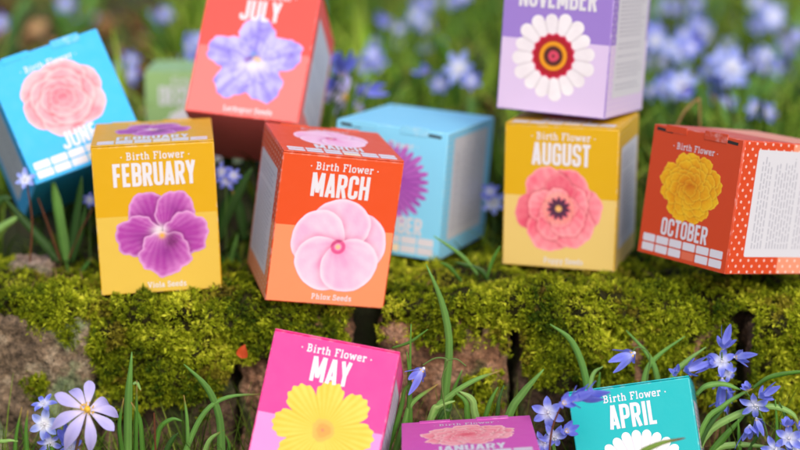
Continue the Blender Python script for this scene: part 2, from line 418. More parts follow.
def plain_picture(kind):
    T, Rn = 260, 64
    th = np.linspace(0, 2 * np.pi, T, endpoint=False); rho = np.linspace(0, 1, Rn)
    TH, RH = np.meshgrid(th, rho)
    if kind == 'viola':
        q, i = petals(th, 5, .25); R = 2.32 + .14 * np.abs(np.cos(q * np.pi)) ** .6 + .07 * np.sin(th * 13) + .04 * np.sin(th * 29 + 1) + .16 * np.cos(th + .3) + .14 * np.sin(2 * th + 1.0) + .12 * np.sin(3 * th)
    elif kind == 'phlox':
        q, i = petals(th, 5, .25); R = 2.52 + .12 * np.sqrt(np.abs(np.cos(q * np.pi))) - .05 + .02 * np.sin(th * 17)
    elif kind == 'cosmos':
        q, i = petals(th, 8, .5); R = 1.78 + .80 * np.abs(np.cos(q * np.pi)) ** .5 + .06 * np.cos(q * 2 * np.pi * 5) + .08 * np.sin(i * 2.4)
    elif kind == 'daisy':
        q, i = petals(th, 26, 0); R = 2.12 + .36 * np.abs(np.cos(q * np.pi)) ** .5 + .05 * np.sin(i * 3.1)
    elif kind == 'rose':
        R = 2.15 + .14 * np.abs(np.sin(th * 3.5 + .4)) + .1 * np.sin(th * 2 + 1) + .07 * np.sin(th * 9)
    elif kind == 'larkspur':
        q, i = petals(th, 5, .25); R = 1.35 + 1.32 * np.abs(np.cos(q * np.pi)) ** .62 + .06 * np.sin(th * 15) - .10 * np.cos(q * 20) * (np.abs(q) < .2)
    elif kind == 'poppy':
        R = 2.3 + .14 * np.abs(np.sin(th * 3 + .5)) + .07 * np.sin(th * 11) + .2 * np.cos(2 * th)
    elif kind == 'aster':
        q, i = petals(th, 30, 0); R = 1.75 + .65 * np.abs(np.cos(q * np.pi)) ** .8 + .1 * np.sin(i * 2.7)
    elif kind == 'marigold':
        R = 1.72 + .12 * np.abs(np.sin(th * 8)) + .08 * np.sin(th * 5 + 2)
    elif kind == 'chrysanthemum':
        q, i = petals(th, 16, .2); R = 2.0 + .5 * np.abs(np.cos(q * np.pi)) ** .45 + .09 * np.sin(i * 4.3)
    elif kind == 'carnation':
        R = 2.35 + .13 * np.sin(th * 13) + .08 * np.sin(th * 31) + .12 * np.sin(th * 4)
    X = RH * R * np.cos(TH); Y = RH * R * np.sin(TH); r = RH * R
    nz = noise(X, Y, 3, 1.6); nf = noise(X, Y, 5, 5.0)
    c = lambda *a: lin(a)
    if kind == 'viola':
        q, i = petals(TH, 5, .25)
        C = mixc(c(186, 62, 168), c(226, 156, 218), .35 + .55 * (RH - .45) + .45 * nz)
        C = mixc(C, c(128, 28, 128), smooth(.55, 1.1, nf * .5 + .4 * (1 - RH)) * .8)
        C = mixc(C, c(232, 180, 230), smooth(.80, 1, RH) * .55)
        C = mixc(C, c(120, 30, 110), smooth(.42, .5, np.abs(q)) * .55 * (RH > .2))
        blot = np.exp(-((X - .72) ** 2 + (Y + .35) ** 2) / .16); C = mixc(C, c(70, 22, 60), blot * (1.1 + .6 * nf))
        C = mixc(C, c(246, 232, 244), np.exp(-((X + .1) ** 2 / .16 + (Y - .15) ** 2 / .07)))
        C = mixc(C, c(226, 170, 50), np.exp(-((X - .0) ** 2 + (Y + .15) ** 2) / .03))
    elif kind == 'phlox':
        q, i = petals(TH, 5, .25)
        C = mixc(c(250, 196, 226), c(248, 218, 236), .5 + .5 * nz)
        C = mixc(C, c(240, 140, 196), np.exp(-r ** 2 / .5) * .8)
        for (x, y) in ((-.2, 1.5), (-1.6, .3), (-1.0, -1.3), (.3, -1.1)):
            C = mixc(C, c(244, 130, 190), np.exp(-((X - x) ** 2 / .16 + (Y - y) ** 2 / .2)) * .75)
        C = mixc(C, c(242, 176, 214), smooth(.40, .5, np.abs(q + .03 * np.sin(RH * 6))) * .45 * smooth(.15, .4, RH))
        C = mixc(C, c(214, 60, 130), smooth(.36, .26, np.abs(r - .28) * 2.6) * .8)
        C = mixc(C, c(250, 190, 140), smooth(.16, .06, r))
    elif kind == 'cosmos':
        q, i = petals(TH, 8, .5)
        C = mixc(c(240, 186, 50), c(248, 204, 84), .5 + .35 * np.cos(q * 2 * np.pi * 5) + .4 * nz)
        C = mixc(C, c(226, 176, 40), smooth(.44, .5, np.abs(q)) * .8 * smooth(.15, .4, RH))
        C = mixc(C, c(236, 186, 60), smooth(.9, .3, RH) * .4)
        C = mixc(C, c(232, 172, 72), smooth(.62, .52, r + .07 * nf)); C = mixc(C, c(214, 142, 60), smooth(.42, .3, r + .1 * nf) * .6)
        C = mixc(C, c(225, 110, 90), smooth(.12, .04, r) * .7)
    elif kind == 'daisy':
        q, i = petals(TH, 26, 0)
        C = mixc(c(238, 232, 240), c(250, 246, 250), .5 + .5 * nz)
        C = mixc(C, c(196, 190, 206), smooth(.40, .5, np.abs(q)) * .7 * smooth(.2, .5, RH))
        C = mixc(C, c(238, 190, 50), smooth(.66, .6, r)); C = mixc(C, c(206, 142, 20), smooth(.3, .8, nf) * (r < .6) * .5)
    elif kind == 'rose':
        sp_ = np.sin(r * 6.5 - TH * 1 + 2.6 * nz + 1.2 * np.sin(TH * 5 + r * 2))
        C = mixc(c(246, 150, 168), c(252, 200, 206), .5 + .45 * sp_)
        C = mixc(C, c(238, 112, 132), np.exp(-r ** 2 / .9) * .55 * (1 + sp_ * .5)); C = mixc(C, c(252, 214, 214), smooth(.82, 1, RH) * .6)
    elif kind == 'larkspur':
        q, i = petals(TH, 5, .25)
        C = mixc(c(166, 152, 232), c(206, 200, 248), .5 + .6 * nz)
        C = mixc(C, c(128, 112, 206), smooth(.2, 1, nf) * .6 * smooth(.2, .6, RH)); C = mixc(C, c(150, 130, 220), np.exp(-(q / .05) ** 2) * .5 * RH)
        C = mixc(C, c(232, 230, 250), np.exp(-((X) ** 2 / .9 + (Y + .25) ** 2 / .2)) * .85)
        for (x, y, cc) in ((-.2, .12, c(110, 70, 170)), (.12, .15, c(236, 180, 110)), (-.05, .4, c(96, 140, 210)), (.3, .05, c(236, 190, 130)), (-.4, .0, c(130, 80, 180))):
            C = mixc(C, cc, np.exp(-((X - x) ** 2 + (Y - y) ** 2) / .022))
    elif kind == 'poppy':
        sp_ = np.sin(r * 4.2 - TH * 1 + 2.0 * nz)
        C = mixc(c(240, 108, 130), c(250, 150, 162), .5 + .5 * sp_)
        C = mixc(C, c(222, 70, 104), smooth(.35, .6, np.exp(-((X + .7) ** 2 / .7 + (Y + .7) ** 2 / .8))) * .7)
        C = mixc(C, c(252, 176, 176), smooth(.84, 1, RH) * .5); C = mixc(C, c(246, 168, 150), np.exp(-(r - .85) ** 2 / .05) * .55)
        C = mixc(C, c(84, 44, 74), smooth(.72, .5, r + .16 * np.sin(TH * 9))); C = mixc(C, c(240, 180, 110), smooth(.24, .16, r))
    elif kind == 'aster':
        q, i = petals(TH, 30, 0)
        C = mixc(c(166, 78, 184), c(196, 112, 206), .5 + .5 * nz)
        C = mixc(C, c(120, 60, 160), smooth(.32, .5, np.abs(q)) * .8 * smooth(.1, .4, RH)); C = mixc(C, c(232, 200, 80), smooth(.5, .4, r))
    elif kind == 'marigold':
        C = mixc(c(236, 158, 14), c(250, 200, 40), .5 + .9 * nf); C = mixc(C, c(206, 106, 8), smooth(.3, .9, -nf + .2 * nz) * .7)
        C = mixc(C, c(212, 110, 14), np.exp(-r ** 2 / .06) * .7)
    elif kind == 'chrysanthemum':
        q, i = petals(TH, 16, .2)
        C = mixc(c(232, 226, 234), c(246, 242, 248), .5 + .5 * nz)
        C = mixc(C, c(190, 180, 190), smooth(.38, .5, np.abs(q)) * .6 * smooth(.4, .6, RH))
        rr = r + .05 * np.sin(TH * 16)
        C = mixc(C, c(214, 30, 90), smooth(1.32, 1.24, rr)); C = mixc(C, c(172, 28, 40), smooth(1.22, 1.12, rr)); C = mixc(C, c(236, 160, 30), smooth(.86, .78, r))
        C = mixc(C, c(200, 110, 20), smooth(.7, .62, r) * .6); C = mixc(C, c(84, 40, 36), smooth(.6, .54, r)); C = mixc(C, c(214, 70, 100), smooth(.36, .28, r + .04 * nf)); C = mixc(C, c(110, 50, 50), smooth(.12, .06, r))
    elif kind == 'carnation':
        C = mixc(c(244, 128, 150), c(252, 206, 214), .35 + .4 * (RH) + .9 * nf); C = mixc(C, c(226, 84, 112), smooth(.3, .9, -nf) * .6 * (1 - RH)); C = mixc(C, c(254, 236, 230), smooth(.82, .95, RH))
    V = np.c_[X.ravel(), Y.ravel()]
    F = []
    for a in range(Rn - 1):
        for t in range(T):
            t2 = (t + 1) % T; F.append([a * T + t, (a + 1) * T + t, (a + 1) * T + t2, a * T + t2])
    F = np.array(F)
    return V, F, np.clip(C.reshape(-1, 3), 0, 1)

def picture_obj(kind, face, uc, vc, size, parent, sy=1.0, rot=0.0, name='flower_picture', h=.008):
    V, F, C = picture(kind)
    ca, sa = math.cos(rot), math.sin(rot)
    u = uc + size * (V[:, 0] * ca - V[:, 1] * sa); v = vc - size * sy * (V[:, 0] * sa + V[:, 1] * ca)
    me = make_mesh(name, face.p(np.c_[u, v], h), F, M_PRINT, C * .92)
    return add(name, me, parent)

# ------------------------------------------------------------------ the seed boxes
BW, BD, BH = 6.5, 7.1, 8.2
FRONT = Face((-BW / 2, -BD / 2, BH), (1, 0, 0), (0, 0, -1), (0, -1, 0))
LID = Face((-BW / 2, BD / 2, BH), (1, 0, 0), (0, -1, 0), (0, 0, 1))
RIGHT = Face((BW / 2, -BD / 2, BH), (0, 1, 0), (0, 0, -1), (1, 0, 0))
LEFT = Face((-BW / 2, BD / 2, BH), (0, -1, 0), (0, 0, -1), (-1, 0, 0))

def carton_mesh(name, x0, x1, y0, y1, z0, z1, bev, mats, bow=0.0, seed=0):
    import bmesh
    bm = bmesh.new(); bmesh.ops.create_cube(bm, size=1)
    for v in bm.verts:
        v.co = Vector(((x0 + x1) / 2 + v.co.x * (x1 - x0), (y0 + y1) / 2 + v.co.y * (y1 - y0), (z0 + z1) / 2 + v.co.z * (z1 - z0)))
    r = bmesh.ops.bevel(bm, geom=list(bm.edges), offset=bev, segments=2, profile=.5, affect='EDGES')
    for f in r['faces']: f.material_index = 1
    for f in bm.faces: f.smooth = True if f.material_index else False
    for v in bm.verts: v.co *= CM
    me = bpy.data.meshes.new(name); bm.to_mesh(me); bm.free()
    for m in mats: me.materials.append(m)
    return me

def seed_box(month, R, t, s, up, low, pic, label, split=4.0, seeds=None, front_pic=None, lid_pic=True, front=True,
             picpos=(3.35, 4.75, 1.0), capw=None, slots=False, title_w=None):
    up, low = lin(up), lin(low)
    root = bpy.data.objects.new('seed_box', None); COL.objects.link(root); root.empty_display_size = .02
    Mx = Matrix([[*[float(q) * s for q in R[i]], float(t[i]) * s * CM] for i in range(3)] + [[0, 0, 0, 1]])
    Mx[2][3] += CAMZ * CM
    root.matrix_world = Mx
    tag(root, label, 'seed box', 'birth flower seed boxes')
    mat = box_mat('card_' + month.lower(), up * .93, low * .93, split); em = edge_mat('card_edge_' + month.lower(), up * .9)
    add('carton', carton_mesh('carton', -BW / 2, BW / 2, -BD / 2, BD / 2, 0, BH - .09, .07, (mat, em)), root)
    add('lid', carton_mesh('lid', -BW / 2 + .01, BW / 2 - .01, -BD / 2 + .02, BD / 2 - .01, BH - .075, BH, .03, (mat, em)), root)
    # tuck tabs along the hinge edge of the lid
    tb = carton_mesh('tuck_tab', BW * .08, BW * .33, BD / 2 - .35, BD / 2 + .13, BH - .02, BH + .035, .015, (em, em)); add('tuck_tab', tb, root)
    tb = carton_mesh('tuck_tab', -BW * .36, -BW * .12, BD / 2 - .3, BD / 2 + .07, BH - .02, BH + .03, .015, (mat, em)); add('tuck_tab', tb, root)
    if slots:  # slots are not cut; their inner shade is painted as flat dark strips
        for u0, u1 in ((.25, 1.45), (BW - 1.5, BW - .35)):
            mb = MB(); uv = [(u0, .12), (u1, .2), (u1, .36), (u0, .3)]
            mb.add(LID.p(np.array(uv), .006), [[0, 1, 2, 3]])
            mb.build('lid_slot_shade', M_SLOT_SHADE, root)
    th = .185
    # front panel lettering
    if front:
        mb = MB()
        text_into(mb, FRONT, '. Birth Flower .', BW / 2 + .1, .86, .40, 3.7, SER, .15, space=.07)
        mb.build('header_lettering', M_WHITE, root); mb = MB()
        text_into(mb, FRONT, month, BW / 2, 2.30, 1.27, capw, CAPS, .152, space=.07)
        mb.build('month_lettering', M_WHITE, root)
        if seeds:
            mb = MB(); text_into(mb, FRONT, seeds, BW / 2 + .3, BH - .3, .30, None, SER, .16, space=.08)
            mb.build('seeds_lettering', M_WHITE, root)
        picture_obj(pic, FRONT, picpos[0], picpos[1], picpos[2], root)
    # lid print
    if lid_pic:
        mb = MB()
        text_into(mb, LID, '. Birth Flower .', BW / 2, 1.12, .34, 3.3, SER, .13, space=.07)
        mb.build('header_lettering', M_WHITE, root); mb = MB()
        text_into(mb, LID, month, BW / 2, 5.84, .95, title_w, CAPS, .16, space=.06)
        mb.build('month_lettering', M_WHITE, root); mb = MB()
        for r_ in range(2):
            for c_ in range(6):
                u0 = .32 + c_ * .99; v0 = 5.95 + r_ * .5
                rect_into(mb, LID, u0, v0, u0 + .9, v0 + .42, .007, 0 if (r_, c_) != (1, 3) else 1, .06)
                for k in range(3):
                    pass
        mb.build('month_grid', (M_WHITE, M_CREAM if month != 'OCTOBER' else plain('orange_cell', lin((222, 110, 80)), .4)), root)
        picture_obj(pic, LID, BW / 2, 3.05, {'viola': .84, 'phlox': .8, 'rose': 1.0, 'aster': 1.0, 'marigold': 1.2, 'carnation': .95}.get(pic, .78), root, sy={'marigold': .85, 'rose': .9, 'carnation': .8}.get(pic, .96))
    # side labels
    rs = random.Random(month)
    for face, rev in ((RIGHT, 0), (LEFT, 1)):
        mb = MB()
        u0, u1 = (.95, BD - .45) if not rev else (.45, BD - .95)
        rect_into(mb, face, u0, 1.25, u1, 7.1, .006, 0, .12)
        v = 1.7
        while v < 6.7:
            if rs.random() < .14: v += .22; continue
            u = u0 + .45; end = u1 - rs.uniform(.4, 1.3)
            while u < end:
                w = rs.uniform(.15, .5); w = min(w, end - u + .05)
                mb.add(face.p(np.array([(u, v), (u + w, v), (u + w, v + .085), (u, v + .085)]), .010), [[0, 1, 2, 3]], m=1)
                u += w + .09
            v += .235
        mb.build('side_label', (M_LABEL, M_GREY), root)
    return root

BOX = {
'FEB': ([[0.9919,-0.1223,-0.034],[0.1211,0.992,-0.0358],[0.0381,0.0314,0.9988]], (-13.29,98.29,-22.01), 1.0),
'MAR': ([[0.968,-0.2097,0.1381],[0.2178,0.9749,-0.0468],[-0.1248,0.0754,0.9893]], (-4.77,96.95,-22.25), 1.0),
'JUL': ([[0.9864,0.0697,0.1488],[-0.1334,0.8686,0.4772],[-0.096,-0.4906,0.8661]], (-8.65,103.06,-15.02), 1.03),
'NOV': ([[0.9088,0.4129,0.0594],[-0.4146,0.9098,0.0187],[-0.0463,-0.0416,0.9981]], (9.92,104.17,-13.37), 1.0),
'AUG': ([[0.96,0.2796,0.0119],[-0.2796,0.9601,-0.0061],[-0.0131,0.0025,0.9999]], (9.94,103.21,-21.9), 1.0),
'MAY': ([[0.9805,0.0272,0.1948],[-0.1096,0.898,0.4261],[-0.1634,-0.4392,0.8834]], (-4.67,88.26,-31.96), .95),
'APR': ([[0.9731,0.1942,-0.1236],[-0.14,0.9256,0.3517],[0.1827,-0.3249,0.9279]], (13.82,92.77,-35.31), .95),
'JAN': ([[0.998,-0.002,-0.0635],[0.0049,0.9989,0.0471],[0.0633,-0.0473,0.9969]], (3.83,83.19,-34.9), 1.0),
'JUN': ([[0.871,-0.4084,0.2732],[0.4029,0.2755,-0.8728],[0.2812,0.8702,0.4046]], (-20.36,104.37,-15.6), 1.055),
'SEP': ([[0.9326,0.0768,-0.3526],[-0.3526,-0.0143,-0.9357],[-0.0769,0.9969,0.0137]], (2.18,104.97,-17.07), 1.06),
'OCT': ([[0.602,0.1199,-0.7895],[-0.7982,0.0608,-0.5994],[-0.0239,0.9909,0.1323]], (21.9,99.54,-17.98), 1.0),
}
c15 = math.cos(.03); s15 = math.sin(.03)
dt = at(143, 71, 121) + np.array([BW / 2, BD / 2, -BH - CAMZ])
BOX['DEC'] = ([[c15, -s15, 0.0], [s15, c15, 0.0], [0, 0, 1.0]], tuple(dt), 1.0)

def mk(k, *a, **kw): return seed_box(a[0], *BOX[k], *a[1:], **kw)
mk('FEB', 'FEBRUARY', (216, 166, 14), (222, 186, 76), 'viola', 'yellow FEBRUARY seed box with a purple viola picture, standing on mossy stones', seeds='Viola Seeds', picpos=(3.45, 4.95, 1.0), capw=4.35, split=3.9)
mk('MAR', 'MARCH', (222, 80, 32), (232, 146, 100), 'phlox', 'orange MARCH seed box with a pale pink phlox picture', seeds='Phlox Seeds', picpos=(3.55, 4.95, 1.0), capw=3.1, split=3.95)
mk('JUL', 'JULY', (248, 82, 74), (250, 122, 118), 'larkspur', 'coral red JULY seed box with a lilac blue larkspur picture, tilted back', seeds='Larkspur Seeds', picpos=(3.35, 4.75, 1.02), capw=2.3, split=4.1)
mk('NOV', 'NOVEMBER', (154, 126, 208), (218, 198, 236), 'chrysanthemum', 'lilac NOVEMBER seed box with a white and red flower, stacked on the AUGUST box', picpos=(3.2, 4.95, .98), capw=4.6, split=4.1)
mk('AUG', 'AUGUST', (216, 170, 16), (226, 196, 116), 'poppy', 'yellow AUGUST seed box with a pink poppy picture, under the lilac box', seeds='Poppy Seeds', picpos=(3.2, 4.75, 1.0), capw=3.3, split=4.1)
mk('MAY', 'MAY', (250, 56, 146), (250, 138, 204), 'cosmos', 'bright pink MAY seed box with a yellow cosmos picture, leaning back below the wall', picpos=(3.45, 4.65, 1.0), capw=2.0, split=4.3)
mk('APR', 'APRIL', (6, 180, 186), (6, 180, 186), 'daisy', 'turquoise APRIL seed box with a white daisy picture, below the wall', picpos=(3.3, 5.0, 1.02), capw=2.5)
mk('JAN', 'JANUARY', (212, 88, 184), (232, 150, 214), 'carnation', 'magenta JANUARY seed box seen from above, with a pink carnation on its lid', title_w=3.4)
mk('JUN', 'JUNE', (40, 180, 246), (40, 180, 246), 'rose', 'bright blue JUNE seed box with a pink rose on its lid, tipped on its side', title_w=2.0, front=False)
mk('SEP', 'SEPTEMBER', (136, 214, 250), (136, 214, 250), 'aster', 'pale blue SEPTEMBER seed box lying with its purple aster lid facing out', title_w=4.4, slots=True, front=False)
mk('OCT', 'OCTOBER', (212, 74, 36), (238, 150, 120), 'marigold', 'brick red OCTOBER seed box lying down with a yellow marigold on its lid', title_w=3.4, slots=True, front=False)
mk('DEC', 'DECEMBER', (154, 190, 124), (190, 214, 170), 'daisy', 'sage green DECEMBER seed box half hidden behind the coral box', capw=4.6, lid_pic=False)
bpy.context.view_layer.update()

FOOT = []     # footprints of the boxes, to keep moss and blades out of them
for k, (R, t, s) in BOX.items():
    Mi = np.linalg.inv(np.array(R)); FOOT.append((Mi / s, np.array(t) * s + np.array([0, 0, CAMZ])))
def inside_box(P, pad=.1, skip=()):
    P = np.asarray(P); m = np.zeros(len(P), bool)
    for Mi, t in FOOT:
        q = (P - t) @ Mi.T
        m |= (np.abs(q[:, 0]) < BW / 2 + pad) & (np.abs(q[:, 1]) < BD / 2 + pad) & (q[:, 2] > -pad) & (q[:, 2] < BH + pad)
    return m

# ------------------------------------------------------------------ ground
def ground_z(x, y):
    x = np.asarray(x, float); y = np.asarray(y, float)
    low = .7 + .35 * noise(x, y, 11, .22) - .6 * smooth(80, 20, y)
    low = low + 2.3 * np.exp(-((x + 4.6) / 5) ** 2 - ((y - 86) / 4.5) ** 2) - .3 * np.exp(-((x - 4) / 5) ** 2 - ((y - 83) / 5) ** 2)
    top = 12.9 + .25 * noise(x, y, 12, .3) * smooth(94, 99, y)
    left = smooth(-1.5, -5.5, x) * smooth(-14.6, -12.8, x)
    bank = left * (smooth(102.5, 109.5, y) * 5.0) * (1 - smooth(113, 120, y) * .75)
    bank2 = smooth(-13.5, -15.5, x) * smooth(104.5, 110, y) * 2.3
    far = smooth(114, 150, y) * 2.2 + np.maximum(y - 150, 0) * .035
    rough = noise(x, y, 13, .12) * smooth(112, 150, y) * 1.2 + np.maximum(y - 112, 0) * 0
    return low + (top + bank + bank2 + far + rough - low) * smooth(97.2, 99.4, y)

def axis(parts):
    o = [];
    for a, b, n in parts: o += list(np.linspace(a, b, n, endpoint=False))
    o.append(parts[-1][1]); return np.array(o)
xs = axis([(-900, -120, 14), (-120, -30, 40), (-30, 30, 150), (30, 120, 40), (120, 900, 14)])
ys = axis([(-300, 60, 18), (60, 78, 20), (78, 130, 150), (130, 260, 80), (260, 1500, 40)])
GX, GY = np.meshgrid(xs, ys); GZ = ground_z(GX, GY) + .12 * noise(GX, GY, 14, 1.9)
V = np.c_[GX.ravel(), GY.ravel(), GZ.ravel()]; nx, ny = len(xs), len(ys)
I = np.arange(nx * ny).reshape(ny, nx)
F = np.stack([I[:-1, :-1].ravel(), I[:-1, 1:].ravel(), I[1:, 1:].ravel(), I[1:, :-1].ravel()], 1)
m, nt, b = newmat('soil')
tc = N(nt, 'ShaderNodeTexCoord'); nz = N(nt, 'ShaderNodeTexNoise'); nz.inputs['Scale'].default_value = 28; nz.inputs['Detail'].default_value = 9
nt.links.new(tc.outputs['Object'], nz.inputs['Vector'])
rp = N(nt, 'ShaderNodeValToRGB'); nt.links.new(nz.outputs['Fac'], rp.inputs[0])
rp.color_ramp.elements[0].position = .32; rp.color_ramp.elements[0].color = (.022, .016, .009, 1)
rp.color_ramp.elements[1].position = .7; rp.color_ramp.elements[1].color = (.085, .058, .034, 1)
e = rp.color_ramp.elements.new(.52); e.color = (.032, .045, .012, 1)
nt.links.new(rp.outputs[0], b.inputs['Base Color']); b.inputs['Roughness'].default_value = .95
bump(nt, b, 400, .8, .003, 8)
tag(add('ground', make_mesh('ground', V, F, m, smooth_sh=True)), 'dark garden soil under the plants and boxes', kind='structure')

# ------------------------------------------------------------------ stones of the low wall
def stone_mat(name, c1, c2, c3, lichen):
    m, nt, b = newmat(name); L = nt.links.new
    tc = N(nt, 'ShaderNodeTexCoord')
    n1 = N(nt, 'ShaderNodeTexNoise'); n1.inputs['Scale'].default_value = 45; n1.inputs['Detail'].default_value = 10; n1.inputs['Roughness'].default_value = .7
    L(tc.outputs['Object'], n1.inputs['Vector'])
    r1 = N(nt, 'ShaderNodeValToRGB'); L(n1.outputs['Fac'], r1.inputs[0])
    r1.color_ramp.elements[0].position = .35; r1.color_ramp.elements[0].color = (*c1, 1)
    r1.color_ramp.elements[1].position = .66; r1.color_ramp.elements[1].color = (*c3, 1)
    e = r1.color_ramp.elements.new(.5); e.color = (*c2, 1)
    n2 = N(nt, 'ShaderNodeTexNoise'); n2.inputs['Scale'].default_value = 26; n2.inputs['Detail'].default_value = 8; n2.inputs['Distortion'].default_value = .6
    mp = N(nt, 'ShaderNodeMapping'); mp.inputs['Location'].default_value = (3, 5, 1); L(tc.outputs['Object'], mp.inputs[0]); L(mp.outputs[0], n2.inputs['Vector'])
    r2 = N(nt, 'ShaderNodeValToRGB'); L(n2.outputs['Fac'], r2.inputs[0]); r2.color_ramp.elements[0].position = .5; r2.color_ramp.elements[1].position = .6
    mx = N(nt, 'ShaderNodeMix', data_type='RGBA'); L(r2.outputs[0], mx.inputs['Factor']); L(r1.outputs[0], mx.inputs['A']); mx.inputs['B'].default_value = (*lichen, 1)
    n3 = N(nt, 'ShaderNodeTexNoise'); n3.inputs['Scale'].default_value = 330; n3.inputs['Detail'].default_value = 6; n3.inputs['Roughness'].default_value = .75
    L(tc.outputs['Object'], n3.inputs['Vector']); r3 = N(nt, 'ShaderNodeMapRange'); L(n3.outputs['Fac'], r3.inputs['Value'])
    r3.inputs['From Min'].default_value = .35; r3.inputs['From Max'].default_value = .65; r3.inputs['To Min'].default_value = .3; r3.inputs['To Max'].default_value = 1.6
    sc_ = N(nt, 'ShaderNodeVectorMath', operation='SCALE'); L(mx.outputs['Result'], sc_.inputs[0]); L(r3.outputs[0], sc_.inputs['Scale'])
    L(sc_.outputs[0], b.inputs['Base Color']); b.inputs['Roughness'].default_value = .9
    bump(nt, b, 380, .9, .0025, 10)
    return m
RED = stone_mat('old_brick', (.07, .032, .016), (.22, .105, .055), (.46, .28, .18), (.08, .09, .028))
GREYST = stone_mat('lichened_stone', (.05, .032, .018), (.17, .115, .07), (.40, .33, .23), (.16, .21, .10))
DARKST = stone_mat('dark_brick', (.04, .024, .014), (.13, .075, .045), (.27, .17, .11), (.06, .075, .02))

def stone(x0, x1, y0, y1, z0, z1, mat, label, seed, cat='brick', name='wall_brick', amp=.28):
    n = 64
    # cube sphere grid pushed towards a rounded block
    V = []; F = []
    u = np.linspace(-1, 1, n)
    for ax in range(3):
        for sgn in (-1, 1):
            A, B = np.meshgrid(u, u); P = np.zeros((n * n, 3)); P[:, ax] = sgn; P[:, (ax + 1) % 3] = A.ravel(); P[:, (ax + 2) % 3] = B.ravel() * sgn
            o = len(V) * n * n; V.append(P); I = np.arange(n * n).reshape(n, n) + o
            F.append(np.stack([I[:-1, :-1].ravel(), I[:-1, 1:].ravel(), I[1:, 1:].ravel(), I[1:, :-1].ravel()], 1))
    P = np.concatenate(V); F = np.concatenate(F)
    h = np.array([x1 - x0, y1 - y0, z1 - z0]) / 2; rr = .6
    Q = P * h; core = np.clip(Q, -(h - rr), h - rr); d = Q - core; l = np.linalg.norm(d, axis=1, keepdims=True)
    nrm = np.where(l > 1e-6, d / np.maximum(l, 1e-6), 0)
    Q = core + nrm * rr
    s = seed * 7.3
    dsp = amp * noise(Q[:, 0] + Q[:, 2] * .7 + s, Q[:, 1] + Q[:, 2] * .8, seed, .8) + .12 * noise(Q[:, 0] * 1.2 + s, Q[:, 2] + Q[:, 1], seed + 1, 3) - .16 * smooth(.5, .9, noise(Q[:, 0] + s, Q[:, 2] * 1.3 + Q[:, 1], seed + 2, 2.2)) + .04 * noise(Q[:, 0] + s, Q[:, 2] + Q[:, 1] * .8, seed + 3, 11)
    Q = Q + nrm * dsp[:, None]
    ctr = np.array([(x0 + x1) / 2, (y0 + y1) / 2, (z0 + z1) / 2])
    o = add(name, make_mesh(name, Q, F, mat, smooth_sh=True)); o.location = Vector(ctr) * CM
    tag(o, label, cat, 'mossy bricks and stones of the low wall')
    return o
YF = 94.6
stone(-30.5, -22.6, YF + .2, YF + 9, -1, 12.4, GREYST, 'lichened stone block of the wall at the left picture edge', 1)
stone(-22.3, -16.7, YF - .4, YF + 8.6, -1, 12.5, GREYST, 'grey lichened stone beside the lilac anemone, moss on top', 2)
stone(-16.4, -9.2, YF + .1, YF + 8.8, -1, 12.6, DARKST, 'wall stone under the big moss cushion in front of the FEBRUARY box', 3)
stone(-8.8, -2.7, YF + .3, YF + 8.9, -1, 12.3, RED, 'reddish brick behind the MAY box, below the MARCH box', 4)
stone(-1.0, 5.9, YF - .2, YF + 8.5, -1, 12.4, RED, 'pinkish brick with a clean face above the JANUARY box', 5)
stone(6.5, 12.2, YF + .6, YF + 9.2, -1, 12.6, DARKST, 'dark wall brick behind the turquoise box, under the AUGUST box', 6)
stone(12.5, 18.0, YF + .1, YF + 8.8, -1, 12.5, RED, 'brown brick showing through moss right of the turquoise box', 7)
stone(19.0, 25.0, YF + .4, YF + 9, -1, 12.3, DARKST, 'dark mossy brick under the OCTOBER box at the right edge', 8)
stone(25.4, 32, YF + .2, YF + 9, -1, 12.4, DARKST, 'last brick of the wall beyond the right picture edge', 9)
# flat pinkish stone lying on the ledge behind
p0 = at(4, 272, 100.5); p1 = at(56, 268, 101.5)
stone(p0[0], p1[0], 100.0, 103.2, 13.0, 14.3, stone_mat('pale_slab', (.16, .11, .085), (.3, .21, .165), (.45, .34, .27), (.2, .17, .11)), 'small flat pale pink stone lying on the moss left of the FEBRUARY box', 21, 'stone', 'flat_stone', .12)

# ------------------------------------------------------------------ moss
def rim(x):      # y of the front of the moss
    return YF - .45 - .28 * noise(x, 0 * x + 3, 21, .55) - 1.25 * np.exp(-((x + 12.6) / 3.1) ** 4) - .9 * np.exp(-((x - 8.7) / 2.8) ** 4)
def topz(x, y):
    z = 13.5 + .42 * noise(x, y, 22, .62) + .2 * noise(x, y, 23, 2.2) + .55 * np.exp(-((x - 8.6) / 3) ** 4) * smooth(99, 96, y) + .15 * np.exp(-((x + 12.6) / 3.1) ** 4) * smooth(99, 95, y)
    return np.maximum(z, ground_z(x, y) + .35)
XK = np.array([-32, -23, -22, -18, -17, -16, -14, -11, -9.6, -9, -8, -6, -3.2, -1.2, 1, 3, 5.6, 6.4, 7.5, 9.5, 11.5, 12.5, 15, 17.8, 19, 25, 32.])
ZK = np.array([10, 11.5, 11.7, 11.3, 10.5, 8.4, 7.8, 7.9, 9.0, 10.2, 10.2, 9.8, 11.4, 11.4, 11.3, 10.7, 11.1, 9.9, 8.9, 8.7, 8.8, 7.6, 7.4, 7.4, 7.0, 6.4, 6.4])
def drop(x): return np.interp(x, XK, ZK) + .55 * noise(x, 0 * x, 25, 1.4)
